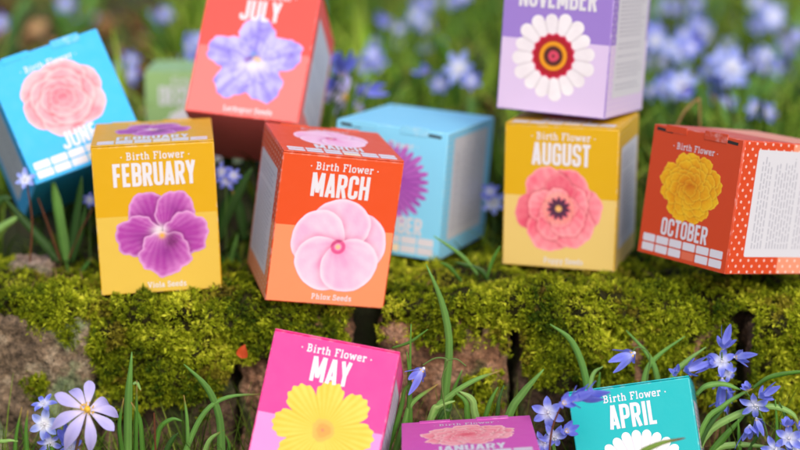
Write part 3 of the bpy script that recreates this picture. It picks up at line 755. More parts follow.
def moss_surface(x, s):
    """s>=0: distance back from the rim along the top; s<0: distance down the front"""
    r = rim(x); e = 1.1
    y = np.where(s >= 0, r + e * .55 + s, r + e * .55 * (1 - np.sin(np.clip(-s / e, 0, 1) * np.pi / 2)) + np.maximum(-s - e, 0) * .10)
    zt = topz(x, r + .6 + np.maximum(s, 0))
    z = np.where(s >= 0, zt, zt - e * (1 - np.cos(np.clip(-s / e, 0, 1) * np.pi / 2)) - np.maximum(-s - e, 0))
    bm = .34 * noise(x * 1.0, s * 1.1, 26, .9) + 1.5 * (np.minimum(np.abs(noise(x, s, 27, .75, 4)), .55) ** .6 - .5) + .18 * noise(x, s, 34, 4.0)
    y = y - np.where(s < 0, bm, 0); z = z + np.where(s >= 0, bm * .6, 0)
    return np.stack([x, y, z], -1)
def moss_ok(x, s, P):
    m = np.ones(x.shape, bool)
    fr = P[..., 2] > drop(x)
    # ragged lower border and thin patches on the brick faces
    patch = noise(x, P[..., 2], 28, .9)
    m &= fr | ((patch > .38) & (P[..., 2] > drop(x) - 4.0))
    gap = ((x > -2.75 + .2 * np.sin(P[..., 2] * 3)) & (x < -1.05 + .2 * np.sin(P[..., 2] * 2)) & (P[..., 1] < 99.5)) | ((x > 5.95) & (x < 6.55) & (P[..., 2] < 11.9)) | ((x > 18.05) & (x < 18.95) & (P[..., 1] < 97) & (P[..., 2] < 13.0))
    m &= ~gap
    m &= ~((x < -3.5) & (P[..., 1] > 104)) & ~(P[..., 1] > 111 - 2 * noise(x, 0 * x, 29, .5))
    return m
mv = []; mf = []; mc = []
# base mat
xg = np.linspace(-31, 31, 420); sg = np.concatenate([np.linspace(-7, 0, 60), np.linspace(.12, 17, 90)])
XG, SG = np.meshgrid(xg, sg); PG = moss_surface(XG, SG)
PG2 = PG.copy(); PG2[..., 1] += .12 * (SG < 0); PG2[..., 2] -= .12 * (SG >= 0)
ok = moss_ok(XG, SG, PG)
I = np.arange(XG.size).reshape(XG.shape)
fq = np.stack([I[:-1, :-1].ravel(), I[:-1, 1:].ravel(), I[1:, 1:].ravel(), I[1:, :-1].ravel()], 1)
okf = (ok[:-1, :-1] & ok[:-1, 1:] & ok[1:, 1:] & ok[1:, :-1]).ravel()
pin = inside_box(PG2.reshape(-1, 3), .02)
okf &= ~(pin[fq].any(1))
basec = np.clip(lin((46, 44, 16))[None] * (1 + .5 * noise(XG, SG, 30, 2.5).reshape(-1, 1)), .004, 1)
mv.append(PG2.reshape(-1, 3)); mf.append(fq[okf]); mc.append(basec); off = XG.size
# sprigs
n = 66000
x = RNG.uniform(-27, 27, n); s = np.where(RNG.random(n) < .56, -RNG.random(n) * 6.6, RNG.random(n) ** 1.35 * 16)
P = moss_surface(x, s); e = .05
nrm = np.cross(moss_surface(x + e, s) - P, moss_surface(x, s + e) - P); nrm /= np.linalg.norm(nrm, axis=1, keepdims=True) + 1e-9
nrm[nrm[:, 2] * .6 - nrm[:, 1] < 0] *= -1
k = moss_ok(x, s, P) & ~inside_box(P + nrm * .15, .05) & ((noise(x, s, 36, 1.7) > -.62) | (RNG.random(n) < .15))
x, s, P, nrm = x[k], s[k], P[k], nrm[k]; n = len(x)
ax = nrm + RNG.normal(0, .38, (n, 3)) + np.array([0, 0, .25]); ax /= np.linalg.norm(ax, axis=1, keepdims=True)
tone = noise(x, s, 31, .8); t2 = RNG.random(n)
yellow = np.clip(.46 + .40 * tone + .5 * (t2 - .5), 0, 1)
cA, cB, cC = lin((56, 80, 12)), lin((152, 162, 24)), lin((220, 216, 74))
cA, cB, cC = cA * 1.1, cB * 1.3, cC * 1.25
cc = mixc(cA, cB, yellow * 1.3); cc = mixc(cc, cC, (yellow - .55) * 1.5 * t2)
brown = noise(x + 40, s, 32, 1.1) + RNG.normal(0, .12, n) > .68
cc[brown] = cc[brown] * .45 + lin((120, 86, 40)) * .55
NL = 7; size = RNG.uniform(.12, .29, n) * (1 + .3 * noise(x, s, 35, .9)) * (1 + .25 * (t2 > .85))
tmp = np.cross(ax, RNG.normal(0, 1, (n, 3))); tmp /= np.linalg.norm(tmp, axis=1, keepdims=True); tb = np.cross(ax, tmp)
for j in range(NL):
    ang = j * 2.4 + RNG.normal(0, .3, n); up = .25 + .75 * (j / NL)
    d = tmp * np.cos(ang)[:, None] + tb * np.sin(ang)[:, None]
    dirv = d * (1 - .55 * up) + ax * (.35 + .75 * up); dirv /= np.linalg.norm(dirv, axis=1, keepdims=True)
    base = P + ax * (size * .9 * (j / NL) - .08)[:, None]
    side = np.cross(dirv, ax); side /= np.linalg.norm(side, axis=1, keepdims=True) + 1e-9
    Lf = size * RNG.uniform(.75, 1.15, n); w = Lf * .17
    mid = base + dirv * (Lf * .45)[:, None]; tip = base + dirv * Lf[:, None] + np.array([0, 0, -.03])
    q = np.stack([base, mid + side * w[:, None], tip, mid - side * w[:, None]], 1).reshape(-1, 3)
    mv.append(q); mf.append(np.arange(n * 4).reshape(n, 4) + off); off += n * 4
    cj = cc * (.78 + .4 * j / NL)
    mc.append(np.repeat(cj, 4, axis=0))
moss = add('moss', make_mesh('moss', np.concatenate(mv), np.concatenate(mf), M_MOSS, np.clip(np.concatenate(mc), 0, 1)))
tag(moss, 'thick yellow green moss growing over the top and front of the low wall', 'moss', kind='stuff')

# ------------------------------------------------------------------ blades (grass) as vector batches
def blades(B, H, W, lean, az, col, segs=5, twist=0.0, tipc=None, bend=1.0):
    """many curved tapering blades -> V,F,C.  B base points"""
    n = len(B); t = np.linspace(0, 1, segs + 1)
    d = np.stack([np.cos(az), np.sin(az), np.zeros(n)], 1)
    sd = np.stack([-np.sin(az + twist), np.cos(az + twist), np.zeros(n)], 1)
    Vs = []; Cs = []
    for tt in t:
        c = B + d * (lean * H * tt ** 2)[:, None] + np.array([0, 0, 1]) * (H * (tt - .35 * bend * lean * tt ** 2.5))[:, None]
        w = W * (.55 + .9 * tt * (1 - tt) * 2) * (1 - tt ** 3) * .7
        if tt == 1: w = W * .02
        Vs += [c - sd * (w / 2)[:, None] if np.ndim(w) else c - sd * w / 2, c + d * (-.12 * W)[:, None], c + sd * (w / 2)[:, None] if np.ndim(w) else c + sd * w / 2]
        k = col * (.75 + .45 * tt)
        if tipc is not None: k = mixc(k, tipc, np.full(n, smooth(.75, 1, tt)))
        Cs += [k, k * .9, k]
    V = np.stack(Vs, 1).reshape(-1, 3); C = np.stack(Cs, 1).reshape(-1, 3)
    m = 3 * (segs + 1); F = []
    for i in range(segs):
        for a in (0, 1): F.append([3 * i + a, 3 * i + a + 1, 3 * i + a + 4, 3 * i + a + 3])
    F = (np.arange(n)[:, None, None] * m + np.array(F)[None]).reshape(-1, 4)
    return V, F, np.clip(C, 0, 1)

def scatter(n, y0, y1, spread=12, power=1.0, xr=None):
    y = y0 + (y1 - y0) * RNG.random(n) ** power
    x = (RNG.random(n) * 2 - 1) * (y * .24 + spread) if xr is None else RNG.uniform(*xr, n)
    return x, y
greens = np.array([lin(c) for c in ((74, 104, 22), (98, 130, 34), (118, 148, 44), (56, 84, 22), (138, 156, 56), (96, 108, 36))])
def blade_obj(name, x, y, H, W, lean, col, label, keepout=True, **kw):
    z = ground_z(x, y) - .2
    B = np.stack([x, y, z], 1)
    az = RNG.uniform(0, 6.28, len(x))
    V, F, C = blades(B, H, W, lean, az, col, **kw)
    if keepout:
        per = len(V) // len(x); bad = inside_box(V, .15).reshape(len(x), per).any(1)
        k = ~bad; V, F, C = blades(B[k], H[k], W[k], lean[k], az[k], col[k], **kw)
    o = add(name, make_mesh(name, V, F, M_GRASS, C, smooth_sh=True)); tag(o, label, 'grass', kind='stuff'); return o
n = 8200; x, y = scatter(n, 112, 330, 14, 1.5)
den = noise(x, y, 41, .09); k = den > -.35 - .3 * RNG.random(n); x, y = x[k], y[k]; n = len(x)
low_c = smooth(-25, -8, x) * .5 + .5
k = ~((x > -21) & (x < -7) & (y < 126)); x, y = x[k], y[k]; n = len(x)
H = RNG.uniform(3.5, 10.5, n) * np.where((x < -.13 * y) & (y > 130), .22, 1.0); W = RNG.uniform(.35, 1.0, n); col = greens[RNG.integers(0, 6, n)] * RNG.uniform(.75, 2.0, (n, 1)) * (1 + .5 * noise(x, y, 43, .08))[:, None]
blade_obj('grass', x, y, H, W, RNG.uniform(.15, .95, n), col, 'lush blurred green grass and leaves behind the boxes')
# low weeds along the back of the ledge and the bank
n = 1500; x, y = scatter(n, 103, 116, 6); y = np.where((x > -21) & (x < -7), np.minimum(y, 112), y)
blade_obj('low_weeds', x, y, RNG.uniform(1.2, 4.0, n), RNG.uniform(.25, .6, n), RNG.uniform(.2, 1.1, n), greens[RNG.integers(0, 6, n)] * RNG.uniform(.45, 1.0, (n, 1)), 'short dark weeds at the back of the mossy ledge')
# undergrowth at the foot of the wall
n = 900; x, y = scatter(n, 84.5, 94, 5)
blade_obj('undergrowth', x, y, RNG.uniform(2.0, 5.6, n), RNG.uniform(.14, .38, n), RNG.uniform(.2, 1.0, n), greens[RNG.integers(0, 6, n)] * RNG.uniform(.4, 1.0, (n, 1)), 'thin dark grass at the foot of the brick wall')
n = 420; x, y = scatter(n, 62, 85, 3)
blade_obj('front_grass', x, y, RNG.uniform(1.5, 4.0, n), RNG.uniform(.2, .4, n), RNG.uniform(.2, 1.0, n), greens[RNG.integers(0, 6, n)] * RNG.uniform(.5, 1.0, (n, 1)), 'short grass in front of the boxes')
n = 2000; x, y = scatter(n, 86, 94.2, 5)
k = ~((np.abs(x - 3.8) < 4) & (y < 88)); x, y = x[k], y[k]; n = len(x)
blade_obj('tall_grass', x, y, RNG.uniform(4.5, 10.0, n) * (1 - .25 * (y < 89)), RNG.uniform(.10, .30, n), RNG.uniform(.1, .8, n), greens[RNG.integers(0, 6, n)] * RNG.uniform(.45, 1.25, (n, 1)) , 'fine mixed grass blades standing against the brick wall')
n = 5200; x = RNG.uniform(-85, 85, n); y = RNG.uniform(35, 112, n)
k = (np.abs(x) > 27) | (y < 76); x, y = x[k], y[k]; n = len(x)
blade_obj('short_lawn', x, y, RNG.uniform(1.5, 4.5, n), RNG.uniform(.15, .45, n), RNG.uniform(.2, 1.0, n), greens[RNG.integers(0, 6, n)] * RNG.uniform(.5, 1.2, (n, 1)), 'short grass around the ends of the wall and in front of it')
# dry straw lying on the moss, leaf litter behind
n = 150; x = np.concatenate([RNG.uniform(-23, -17, 45), RNG.uniform(-24, 24, 105)]); y = RNG.uniform(95.5, 101, n)
P = moss_surface(x, y - rim(x)); k = ~inside_box(P, .5) & moss_ok(x, y - rim(x), P); P = P[k]; n = len(P)
V, F, C = blades(P + np.array([0, 0, .1]), RNG.uniform(.3, .7, n), RNG.uniform(.05, .1, n), RNG.uniform(2.5, 5, n), RNG.uniform(0, 6.28, n), lin((176, 140, 92))[None] * RNG.uniform(.4, 1.0, (n, 1)), bend=.1)
tag(add('dry_straw', make_mesh('dry_straw', V, F, M_GRASS, C)), 'dry brown straw strands lying on the moss', 'straw', kind='stuff')
# leaf litter
n = 3000; x, y = scatter(n, 114, 300, 12, 1.3)
k = (noise(x, y, 47, .07) > .1) | ((x < -.125 * y) & (y > 128)); x, y = x[k], y[k]; n = len(x)
z = ground_z(x, y) + RNG.uniform(.1, 1.6, n); B = np.stack([x, y, z], 1)
a = RNG.uniform(0, 6.28, n); L_ = RNG.uniform(1.2, 3.2, n); tilt = RNG.uniform(-.5, .9, n)
u = np.stack([np.cos(a), np.sin(a), tilt], 1) * L_[:, None] * .5; v = np.stack([-np.sin(a), np.cos(a), RNG.uniform(-.4, .4, n)], 1) * L_[:, None] * .28
up = np.array([0, 0, .18]) * L_[:, None]
V = np.stack([B - u, B - u * .3 + v + up, B + u * .5 + v * .9 + up, B + u * 1.1, B + u * .5 - v * .9 + up, B - u * .3 - v + up], 1).reshape(-1, 3)
F = (np.arange(n)[:, None, None] * 6 + np.array([[0, 1, 4, 5][:4], [1, 2, 3, 4]])[None]).reshape(-1, 4)
F = (np.arange(n)[:, None, None] * 6 + np.array([[0, 1, 5, 0], ])[None]).reshape(-1, 4) if False else np.concatenate([(np.arange(n)[:, None] * 6 + np.array([1, 2, 4, 5])), (np.arange(n)[:, None] * 6 + np.array([0, 1, 5, 5]))[:, :4]], 0)[:n]
F3 = [[6 * i + 0, 6 * i + 1, 6 * i + 5] for i in range(n)] + [[6 * i + 1, 6 * i + 2, 6 * i + 4, 6 * i + 5] for i in range(n)] + [[6 * i + 2, 6 * i + 3, 6 * i + 4] for i in range(n)]
brs = np.array([lin(c) for c in ((146, 98, 56), (174, 124, 78), (104, 68, 38), (196, 156, 110))])
C = np.repeat(brs[RNG.integers(0, 4, n)] * RNG.uniform(.5, 1.1, (n, 1)), 6, axis=0)
tag(add('leaf_litter', make_mesh('leaf_litter', V, F3, M_GRASS, C)), 'brown fallen leaves scattered in the grass behind', 'leaf litter', kind='stuff')

# ------------------------------------------------------------------ single leaves, stems and flowers
def spline(P, n=14):
    P = np.asarray(P, float)
    if len(P) == 2: return P[0] + (P[1] - P[0]) * np.linspace(0, 1, n)[:, None]
    Q = np.vstack([2 * P[0] - P[1], P, 2 * P[-1] - P[-2]]); out = []
    per = max(3, n // (len(P) - 1))
    for i in range(len(P) - 1):
        p0, p1, p2, p3 = Q[i:i + 4]
        for t in np.linspace(0, 1, per, endpoint=False):
            out.append(.5 * ((2 * p1) + (-p0 + p2) * t + (2 * p0 - 5 * p1 + 4 * p2 - p3) * t * t + (-p0 + 3 * p1 - 3 * p2 + p3) * t ** 3))
    out.append(P[-1]); return np.array(out)

def strap_leaf(P, width, col, parent, name='leaf', fold=.3, roll=0.0, tip=None, blunt=.0):
    """P from base to tip (cm)"""
    Q = spline(P, 20); n = len(Q); T = np.gradient(Q, axis=0); T /= np.linalg.norm(T, axis=1, keepdims=True) + 1e-9
    view = np.array([0, .95, -.2]); S = np.cross(T, view); S /= np.linalg.norm(S, axis=1, keepdims=True) + 1e-9
    Nn = np.cross(S, T)
    cr, sr = math.cos(roll), math.sin(roll); S2 = S * cr + Nn * sr; N2 = Nn * cr - S * sr
    t = np.linspace(0, 1, n); w = width * (.62 + .38 * np.sin(np.pi * np.clip(t * 1.1, 0, 1))) * np.clip((1 - t) / .22, 0, 1) ** .55
    if tip is None and random.random() < .35: tip = (150, 124, 60)
    w = np.maximum(w * (1 + .06 * np.sin(t * 13 + width * 7)), .03); V = []; C = []; offs = (-1, -.75, -.5, -.25, 0, .25, .5, .75, 1); col = np.array(col)
    for k, o in enumerate(offs):
        V.append(Q + S2 * (o * w / 2)[:, None] + N2 * (fold * (abs(o) ** 1.3) * w * .6)[:, None])
        stripe = 1.22 if k == 4 else (.9, 1.08)[k % 2]
        cc = col[None] * stripe * (.82 + .3 * t + .16 * noise(t * 7, t * 0 + width * 9, 51, 1))[:, None]
        if tip is not None: cc = mixc(cc, lin(tip), smooth(.86, .97, t))
        C.append(cc)
    V = np.stack(V, 1).reshape(-1, 3); C = np.clip(np.stack(C, 1).reshape(-1, 3), 0, 1); K = 9
    F = [[i * K + a, i * K + a + 1, (i + 1) * K + a + 1, (i + 1) * K + a] for i in range(n - 1) for a in range(K - 1)]
    me = make_mesh(name, V, np.array(F), M_LEAF, C, smooth_sh=True)
    o = add(name, me, parent)
    md = o.modifiers.new('t', 'SOLIDIFY'); md.thickness = .0003
    return o

def tube(P, r0, r1, col, parent, name='stem', mat=None, nseg=14):
    Q = spline(P, nseg); n = len(Q); T = np.gradient(Q, axis=0); T /= np.linalg.norm(T, axis=1, keepdims=True) + 1e-9
    S = np.cross(T, [.3, .9, .1]); S /= np.linalg.norm(S, axis=1, keepdims=True) + 1e-9; U = np.cross(T, S)
    V = []; K = 7
    for i in range(n):
        r = r0 + (r1 - r0) * i / (n - 1)
        for k in range(K):
            a = 2 * math.pi * k / K; V.append(Q[i] + S[i] * r * math.cos(a) + U[i] * r * math.sin(a))
    F = [[i * K + k, i * K + (k + 1) % K, (i + 1) * K + (k + 1) % K, (i + 1) * K + k] for i in range(n - 1) for k in range(K)]
    me = make_mesh(name, np.array(V), np.array(F), mat or M_LEAF, np.broadcast_to(np.array(col), (len(V), 3)), smooth_sh=True)
    return add(name, me, parent)

def petal_pts(L_, w, cup, curl, nu=9, nv=5, tip=.5, notch=0):
    u = np.linspace(0, 1, nu); v = np.linspace(-1, 1, nv); V = []; UU = []
    for uu in u:
        ww = w * (np.sin(np.pi * min(1, uu ** tip * .97 + .015)) * .5 + .03)
        r = L_ * (np.sin(uu * 1.2) / np.sin(1.2)); z = cup * L_ * uu - curl * L_ * uu ** 2.6
        for vv in v: V.append((r - notch * L_ * (abs(vv) < .3) * (uu > .98), ww * vv, z + .16 * w * vv * vv)); UU.append((uu, vv))
    F = [[i * nv + j, i * nv + j + 1, (i + 1) * nv + j + 1, (i + 1) * nv + j] for i in range(nu - 1) for j in range(nv - 1)]
    return np.array(V), F, np.array(UU)

_fl = {}
def flower_mesh(kind, var=0):
    if (kind, var) in _fl: return _fl[(kind, var)]
    r = random.Random(str(kind) + str(var)); mb = MB()
    if kind == 'star':     n, L_, w, cup, curl, c0, c1, c2, tip = 6, .80, .36, .42, .22, (226, 230, 252), (128, 140, 236), (96, 104, 222), .8
    elif kind == 'pale':   n, L_, w, cup, curl, c0, c1, c2, tip = 6, .85, .40, .30, .1, (248, 250, 254), (166, 182, 248), (116, 130, 234), .8
    elif kind == 'bell':   n, L_, w, cup, curl, c0, c1, c2, tip = 6, .82, .40, 1.35, .1, (180, 188, 248), (126, 136, 236), (98, 102, 222), .85
    elif kind == 'lilac':  n, L_, w, cup, curl, c0, c1, c2, tip = 9, 1.6, .56, .34, .34, (232, 222, 250), (200, 192, 250), (180, 172, 244), 1.45
    for i in range(n):
        a = 2 * math.pi * i / n + r.uniform(-.12, .12)
        sl = 1 + r.uniform(-.1, .08)
        V, F, UV = petal_pts(L_ * sl, w * (1 + r.uniform(-.1, .1)), cup * (1 + r.uniform(-.6, .6)), curl * (1 + r.uniform(-.8, 2.4)), tip=tip)
        V[:, 2] += .012 * (i % 2)
        if kind == 'bell': V[:, 0] *= .5 + .25 * (i % 2)
        R = np.array([[math.cos(a), -math.sin(a), 0], [math.sin(a), math.cos(a), 0], [0, 0, 1]])
        c = mixc(lin(c0), lin(c1), smooth(.12, .5, UV[:, 0])); c = mixc(c, lin(c2), np.exp(-(UV[:, 1] / .3) ** 2) * .55 * smooth(.2, .6, UV[:, 0]))
        mb.add(V @ R.T, F, c)
    me = make_mesh('petals', np.concatenate(mb.V), np.array(mb.F), M_PETAL, np.clip(np.concatenate(mb.C), 0, 1), smooth_sh=True)
    # centre
    mb = MB()
    def blob(c, rad, m, hz=1.0):
        ph = np.linspace(0, np.pi, 6); th = np.linspace(0, 2 * np.pi, 9)[:-1]; V = []
        for p in ph:
            for t in th: V.append((c[0] + rad * math.sin(p) * math.cos(t), c[1] + rad * math.sin(p) * math.sin(t), c[2] + rad * hz * math.cos(p)))
        mb.add(V, [[i * 8 + k, i * 8 + (k + 1) % 8, (i + 1) * 8 + (k + 1) % 8, (i + 1) * 8 + k] for i in range(5) for k in range(8)], m=m)
    if kind == 'lilac':
        blob((0, 0, .16), .17, 1)
        for i in range(34):
            a = r.uniform(0, 6.28); q = r.uniform(.08, .34); blob((q * math.cos(a), q * math.sin(a), .2 + .14 * (1 - q)), .038, 1, 1.6)
    else:
        blob((0, 0, .1), .085, 0)
        for i in range(6):
            a = 2 * math.pi * i / 6; blob((.13 * math.cos(a), .13 * math.sin(a), .24), .035, 0 if kind != 'bell' else 1, 1.7)
    V = np.concatenate(mb.V); m2 = make_mesh('stamens', V, mb.F, (M_WHITE, M_STAMEN), None, mb.M, True)
    _fl[(kind, var)] = (me, m2); return me, m2

def flower(kind, pos, facing, size, parent, var=0, roll=0.0, name='flower'):
    me, m2 = flower_mesh(kind, var)
    o = add(name, me, parent)
    z = Vector(facing).normalized(); q = z.to_track_quat('Z', 'Y')
    M = Matrix.Translation(Vector(pos) * CM) @ q.to_matrix().to_4x4() @ Matrix.Rotation(roll, 4, 'Z') @ Matrix.Scale(size, 4)
    o.matrix_local = M
    add('stamens', m2, o)
    return o

def rel(root, P):  # world cm -> root local cm
    return [np.array(p, float) - np.array(root.location) / CM for p in P]

G1, G2, G3, G4 = lin((104, 152, 70)), lin((78, 126, 44)), lin((132, 172, 92)), lin((52, 88, 34))
def plant(name, label, cat, basepx, Y, leaves, stems=(), flowers=(), group=None, light=None):
    """leaves: (points px list base->tip [(x,y[,Y])], width px, colour, roll)"""
    b = at(basepx[0], basepx[1], Y); b[2] = float(ground_z(b[0], b[1]))
    root = empty(name, b); tag(root, label, cat, group)
    def W(pts): return [at(p[0], p[1], p[2] if len(p) > 2 else Y) for p in pts]
    for lf in leaves:
        pts, wpx, col = lf[:3]; Wp = W(pts)
        roll = lf[3] if len(lf) > 3 else random.uniform(-.5, .5); tip = lf[4] if len(lf) > 4 else None
        if pts[0][1] >= 412 and pts[0][1] > 405:                                     # carry the leaf down to the soil
            f = Wp[0].copy(); gz = float(ground_z(f[0], f[1])); dx = Wp[0] - Wp[1]; hh = f[2] - gz; sx_ = float(np.clip(dx[0] / max(-dx[2], .4) * hh, -1.8, 1.8)); Wp = [np.array([f[0] + sx_, f[1], gz - .2]), np.array([f[0] + sx_ * .62, f[1], gz + hh * .5])] + Wp
        strap_leaf(rel(root, Wp), wpx * Y / FPX, col, root, roll=roll, tip=tip)
    for st in stems:
        pts, r, col = st; tube(rel(root, W(pts)), r, r * .7, col, root)
    for fl in flowers:
        kind, p, face, size = fl[:4]; Yf = p[2] if len(p) > 2 else Y
        flower(kind, rel(root, [at(p[0], p[1], Yf)])[0], face, size, root, var=random.randint(0, 3), roll=random.uniform(0, 6), name='flower')
    return root
STG, STR = lin((96, 128, 60)), lin((112, 66, 44))
CAMD = (0, -1, .25)

# --- bottom left
plant('anemone', 'pale lilac anemone flower with yellow centre, bottom left', 'flower', (84, 500), 84.5,
      [([(27, 452), (26, 430), (28, 410)], 4, G2), ([(14, 460), (16, 436), (22, 407)], 4, G2), ([(-6, 450), (6, 441), (18, 441)], 4, G3)],
      [([(70, 500), (76, 450), (86, 412)], .09, lin((104, 80, 66)))],
      [('lilac', (87, 411), (.30, -.85, .75), 1.05)])
plant('blue_star_flowers', 'cluster of small blue and white star flowers beside the lilac anemone', 'flower', (48, 500), 85.5,
      [([(56, 470), (50, 440), (40, 425)], 5, G2)],
      [([(50, 500), (48, 455), (46, 424)], .08, STG), ([(56, 500), (60, 470), (66, 444)], .08, STR)],
      [('pale', (45, 424), (-.1, -1, .2), .98), ('star', (44, 405), (-.1, -.6, 1), .8), ('star', (50, 442), (.3, -1, -.3), .8), ('bell', (67, 441), (.1, -1, .8), .85), ('star', (70, 447), (.6, -1, .2), .8)])
plant('leafy_clump', 'clump of upright green strap leaves right of the lilac anemone', 'plant', (132, 520), 88,
      [([(127, 462), (128, 400), (132, 352)], 10, G1, .2), ([(122, 455), (119, 425), (124, 398)], 6, G2), ([(133, 384), (137, 383), (141, 391)], 3, G3),
       ([(143, 455), (140, 420), (131, 402)], 5, G2), ([(135, 460), (136, 420), (137, 380)], 6, G2, .6)])
plant('leafy_clump', 'long curved green leaves below the big moss cushion', 'plant', (200, 520), 88.5,
      [([(188, 455), (187, 420), (184, 395)], 4.5, G1), ([(154, 450), (160, 428), (172, 419), (182, 421)], 5, G2), ([(221, 455), (219, 418), (207, 388), (184, 364)], 9, G1, .3),
       ([(188, 445), (205, 412), (228, 397), (264, 394)], 5, G1), ([(203, 458), (210, 440), (224, 430)], 6, G3), ([(228, 455), (229, 445), (226, 436)], 4, G2), ([(165, 455), (172, 440), (178, 433)], 6, G4)],
      [([(156, 460), (155, 435), (154, 413)], .07, STR)])
# --- centre, between the pink and the magenta box
plant('leafy_clump', 'tall single strap leaf rising in front of the pinkish brick', 'plant', (442, 520), 91,
      [([(440, 425), (446, 385), (449, 340), (441, 300), (426, 264)], 8.5, G1, .15), ([(446, 420), (452, 395), (462, 370)], 5, G2)])
plant('drooping_bluebell', 'single drooping blue bell flower on an arching stem between the pink and magenta boxes', 'flower', (410, 520), 88,
      [([(404, 425), (412, 403), (438, 384)], 6, G1), ([(400, 412), (406, 388), (422, 381)], 4, G2), ([(408, 425), (409, 380), (407, 352)], 4, G2), ([(411, 425), (410, 370), (411, 324)], 3.5, G2), ([(392, 348), (410, 342), (428, 329)], 3, G2)],
      [([(446, 420), (442, 380), (448, 361), (436, 358), (423, 365)], .055, STG), ([(446, 361), (456, 359), (466, 366)], .05, STG)],
      [('bell', (425, 367), (-.75, -.3, -.75), 1.05)])
plant('leafy_clump', 'spreading green leaves just behind the magenta box', 'plant', (460, 520), 88,
      [([(432, 418), (450, 396), (475, 380), (500, 371)], 6, G1), ([(431, 418), (438, 406), (455, 401)], 7, G3), ([(476, 419), (472, 400), (459, 391)], 8, G3), ([(468, 420), (466, 402), (455, 392)], 6, G2), ([(508, 418), (522, 394), (544, 369)], 9, G1, .2),
       ([(486, 415), (492, 398), (498, 387)], 4.5, G2), ([(440, 418), (450, 410), (452, 404)], 4, G4), ([(497, 418), (499, 400), (504, 385)], 4, G4)])
# --- blue flowers between magenta and turquoise
plant('squill', 'bright blue star flowers between the magenta and turquoise boxes', 'flower', (548, 520), 86,
      [([(560, 470), (553, 445), (545, 430)], 4, G2)],
      [([(552, 500), (550, 450), (549, 414)], .07, STG), ([(558, 500), (556, 460), (553, 436)], .07, STG)],
      [('star', (548, 412), (-.1, -1, .15), 1.05), ('star', (553, 436), (.3, -1, -.2), .9), ('star', (545, 442), (-.5, -1, .1), .75), ('bell', (565, 432), (.5, -.8, .6), .8)])
plant('squill', 'violet blue bud cluster lying over the top left corner of the turquoise box', 'flower', (566, 520), 84,
      [], [([(548, 470), (552, 430), (562, 404)], .06, STR)],
      [('bell', (568, 401), (.9, -.3, .45), .95), ('bell', (577, 399), (.9, -.4, .35), 1.0), ('bell', (585, 394), (.95, -.2, .3), .85), ('bell', (562, 404), (.5, -.7, .5), .8)])
# --- right
plant('leafy_clump', 'arching green leaf left above the turquoise box', 'plant', (588, 520), 91,
      [([(588, 425), (586, 380), (572, 342), (550, 324)], 8, G1, .3), ([(588, 425), (592, 378), (603, 366)], 6, G3), ([(594, 425), (598, 390), (600, 372)], 5, G2)])
plant('leafy_clump', 'crossed thin green leaves behind the turquoise box', 'plant', (650, 520), 92,
      [([(662, 425), (657, 377), (648, 355), (626, 330)], 6, G1), ([(640, 425), (645, 376), (658, 356), (685, 336)], 6, G1), ([(664, 425), (672, 379), (686, 362), (706, 347)], 7, G3)])
plant('squill', 'violet blue bud hanging above the left half of the turquoise box', 'flower', (630, 520), 90,
      [], [([(640, 480), (646, 390), (650, 356), (638, 347), (632, 352)], .05, STG)],
      [('bell', (636, 352), (-.85, -.3, -.35), 1.15)])
plant('squill', 'small violet bud just above the top right corner of the turquoise box', 'flower', (690, 520), 90,
      [], [([(694, 480), (684, 400), (682, 374)], .05, STG)],
      [('bell', (683, 371), (.85, -.3, .4), .95), ('bell', (677, 374), (-.3, -.6, .6), .6)])
plant('squill', 'tall spike of blue squill flowers right of the turquoise box', 'flower', (728, 520), 90.5,
      [], [([(735, 500), (728, 430), (722, 385), (722, 352)], .06, STG)],
      [('star', (722, 362), (-.3, -1, .5), .95), ('bell', (723, 350), (.1, -.4, 1), .9), ('bell', (733, 357), (.9, -.4, .1), .9), ('bell', (716, 362), (-.9, -.4, 0), .8), ('bell', (722, 377), (.0, -.5, -1), .95), ('bell', (721, 398), (.0, -.3, -1), .95), ('bell', (727, 391), (.5, -.3, -.6), .6), ('star', (728, 372), (.4, -1, -.1), .7)])
plant('squill', 'blue squill with reflexed petals at the right, leaning left', 'flower', (760, 520), 88.5,
      [], [([(770, 490), (768, 440), (758, 408), (746, 392)], .06, STG)],
      [('star', (755, 404), (-.2, -1, -.3), .98), ('bell', (748, 390), (-.4, -.5, .8), .6), ('bell', (750, 424), (-.2, -.3, -1), .9), ('bell', (758, 398), (.7, -.5, .6), .8), ('bell', (756, 417), (.3, -.5, -1), .7)])
plant('squill', 'pale blue squill flowers in the bottom right corner', 'flower', (792, 520), 86.5,
      [], [([(796, 500), (792, 460), (790, 434)], .07, STG)],
      [('star', (789, 438), (-.3, -1, .2), .95), ('star', (776, 449), (-.5, -1, .1), .9), ('bell', (788, 428), (-.2, -.4, 1), .75), ('bell', (798, 430), (.6, -.4, .8), .8), ('pale', (798, 446), (.2, -1, .2), .85)])
plant('leafy_clump', 'arching green leaves sweeping right beside the turquoise box', 'plant', (720, 520), 89,
      [([(703, 440), (728, 419), (758, 408), (777, 407), (794, 415), (800, 430)], 7, G3, .2), ([(708, 460), (722, 440), (747, 412)], 9, G2), ([(704, 425), (722, 407), (738, 396), (754, 388)], 5, G1), ([(752, 389), (768, 378), (790, 373), (812, 371)], 5, G2),
       ([(696, 395), (706, 386), (724, 384), (741, 390)], 5.5, G1), ([(740, 455), (739, 437), (738, 418)], 4, G2), ([(777, 458), (777, 425), (775, 399)], 4, G2), ([(712, 455), (735, 445), (771, 447)], 8, G3), ([(690, 470), (706, 430), (730, 402)], 7, G4),
       ([(790, 455), (786, 420), (779, 402)], 4, G4), ([(745, 460), (755, 440), (762, 432)], 5, G4)])
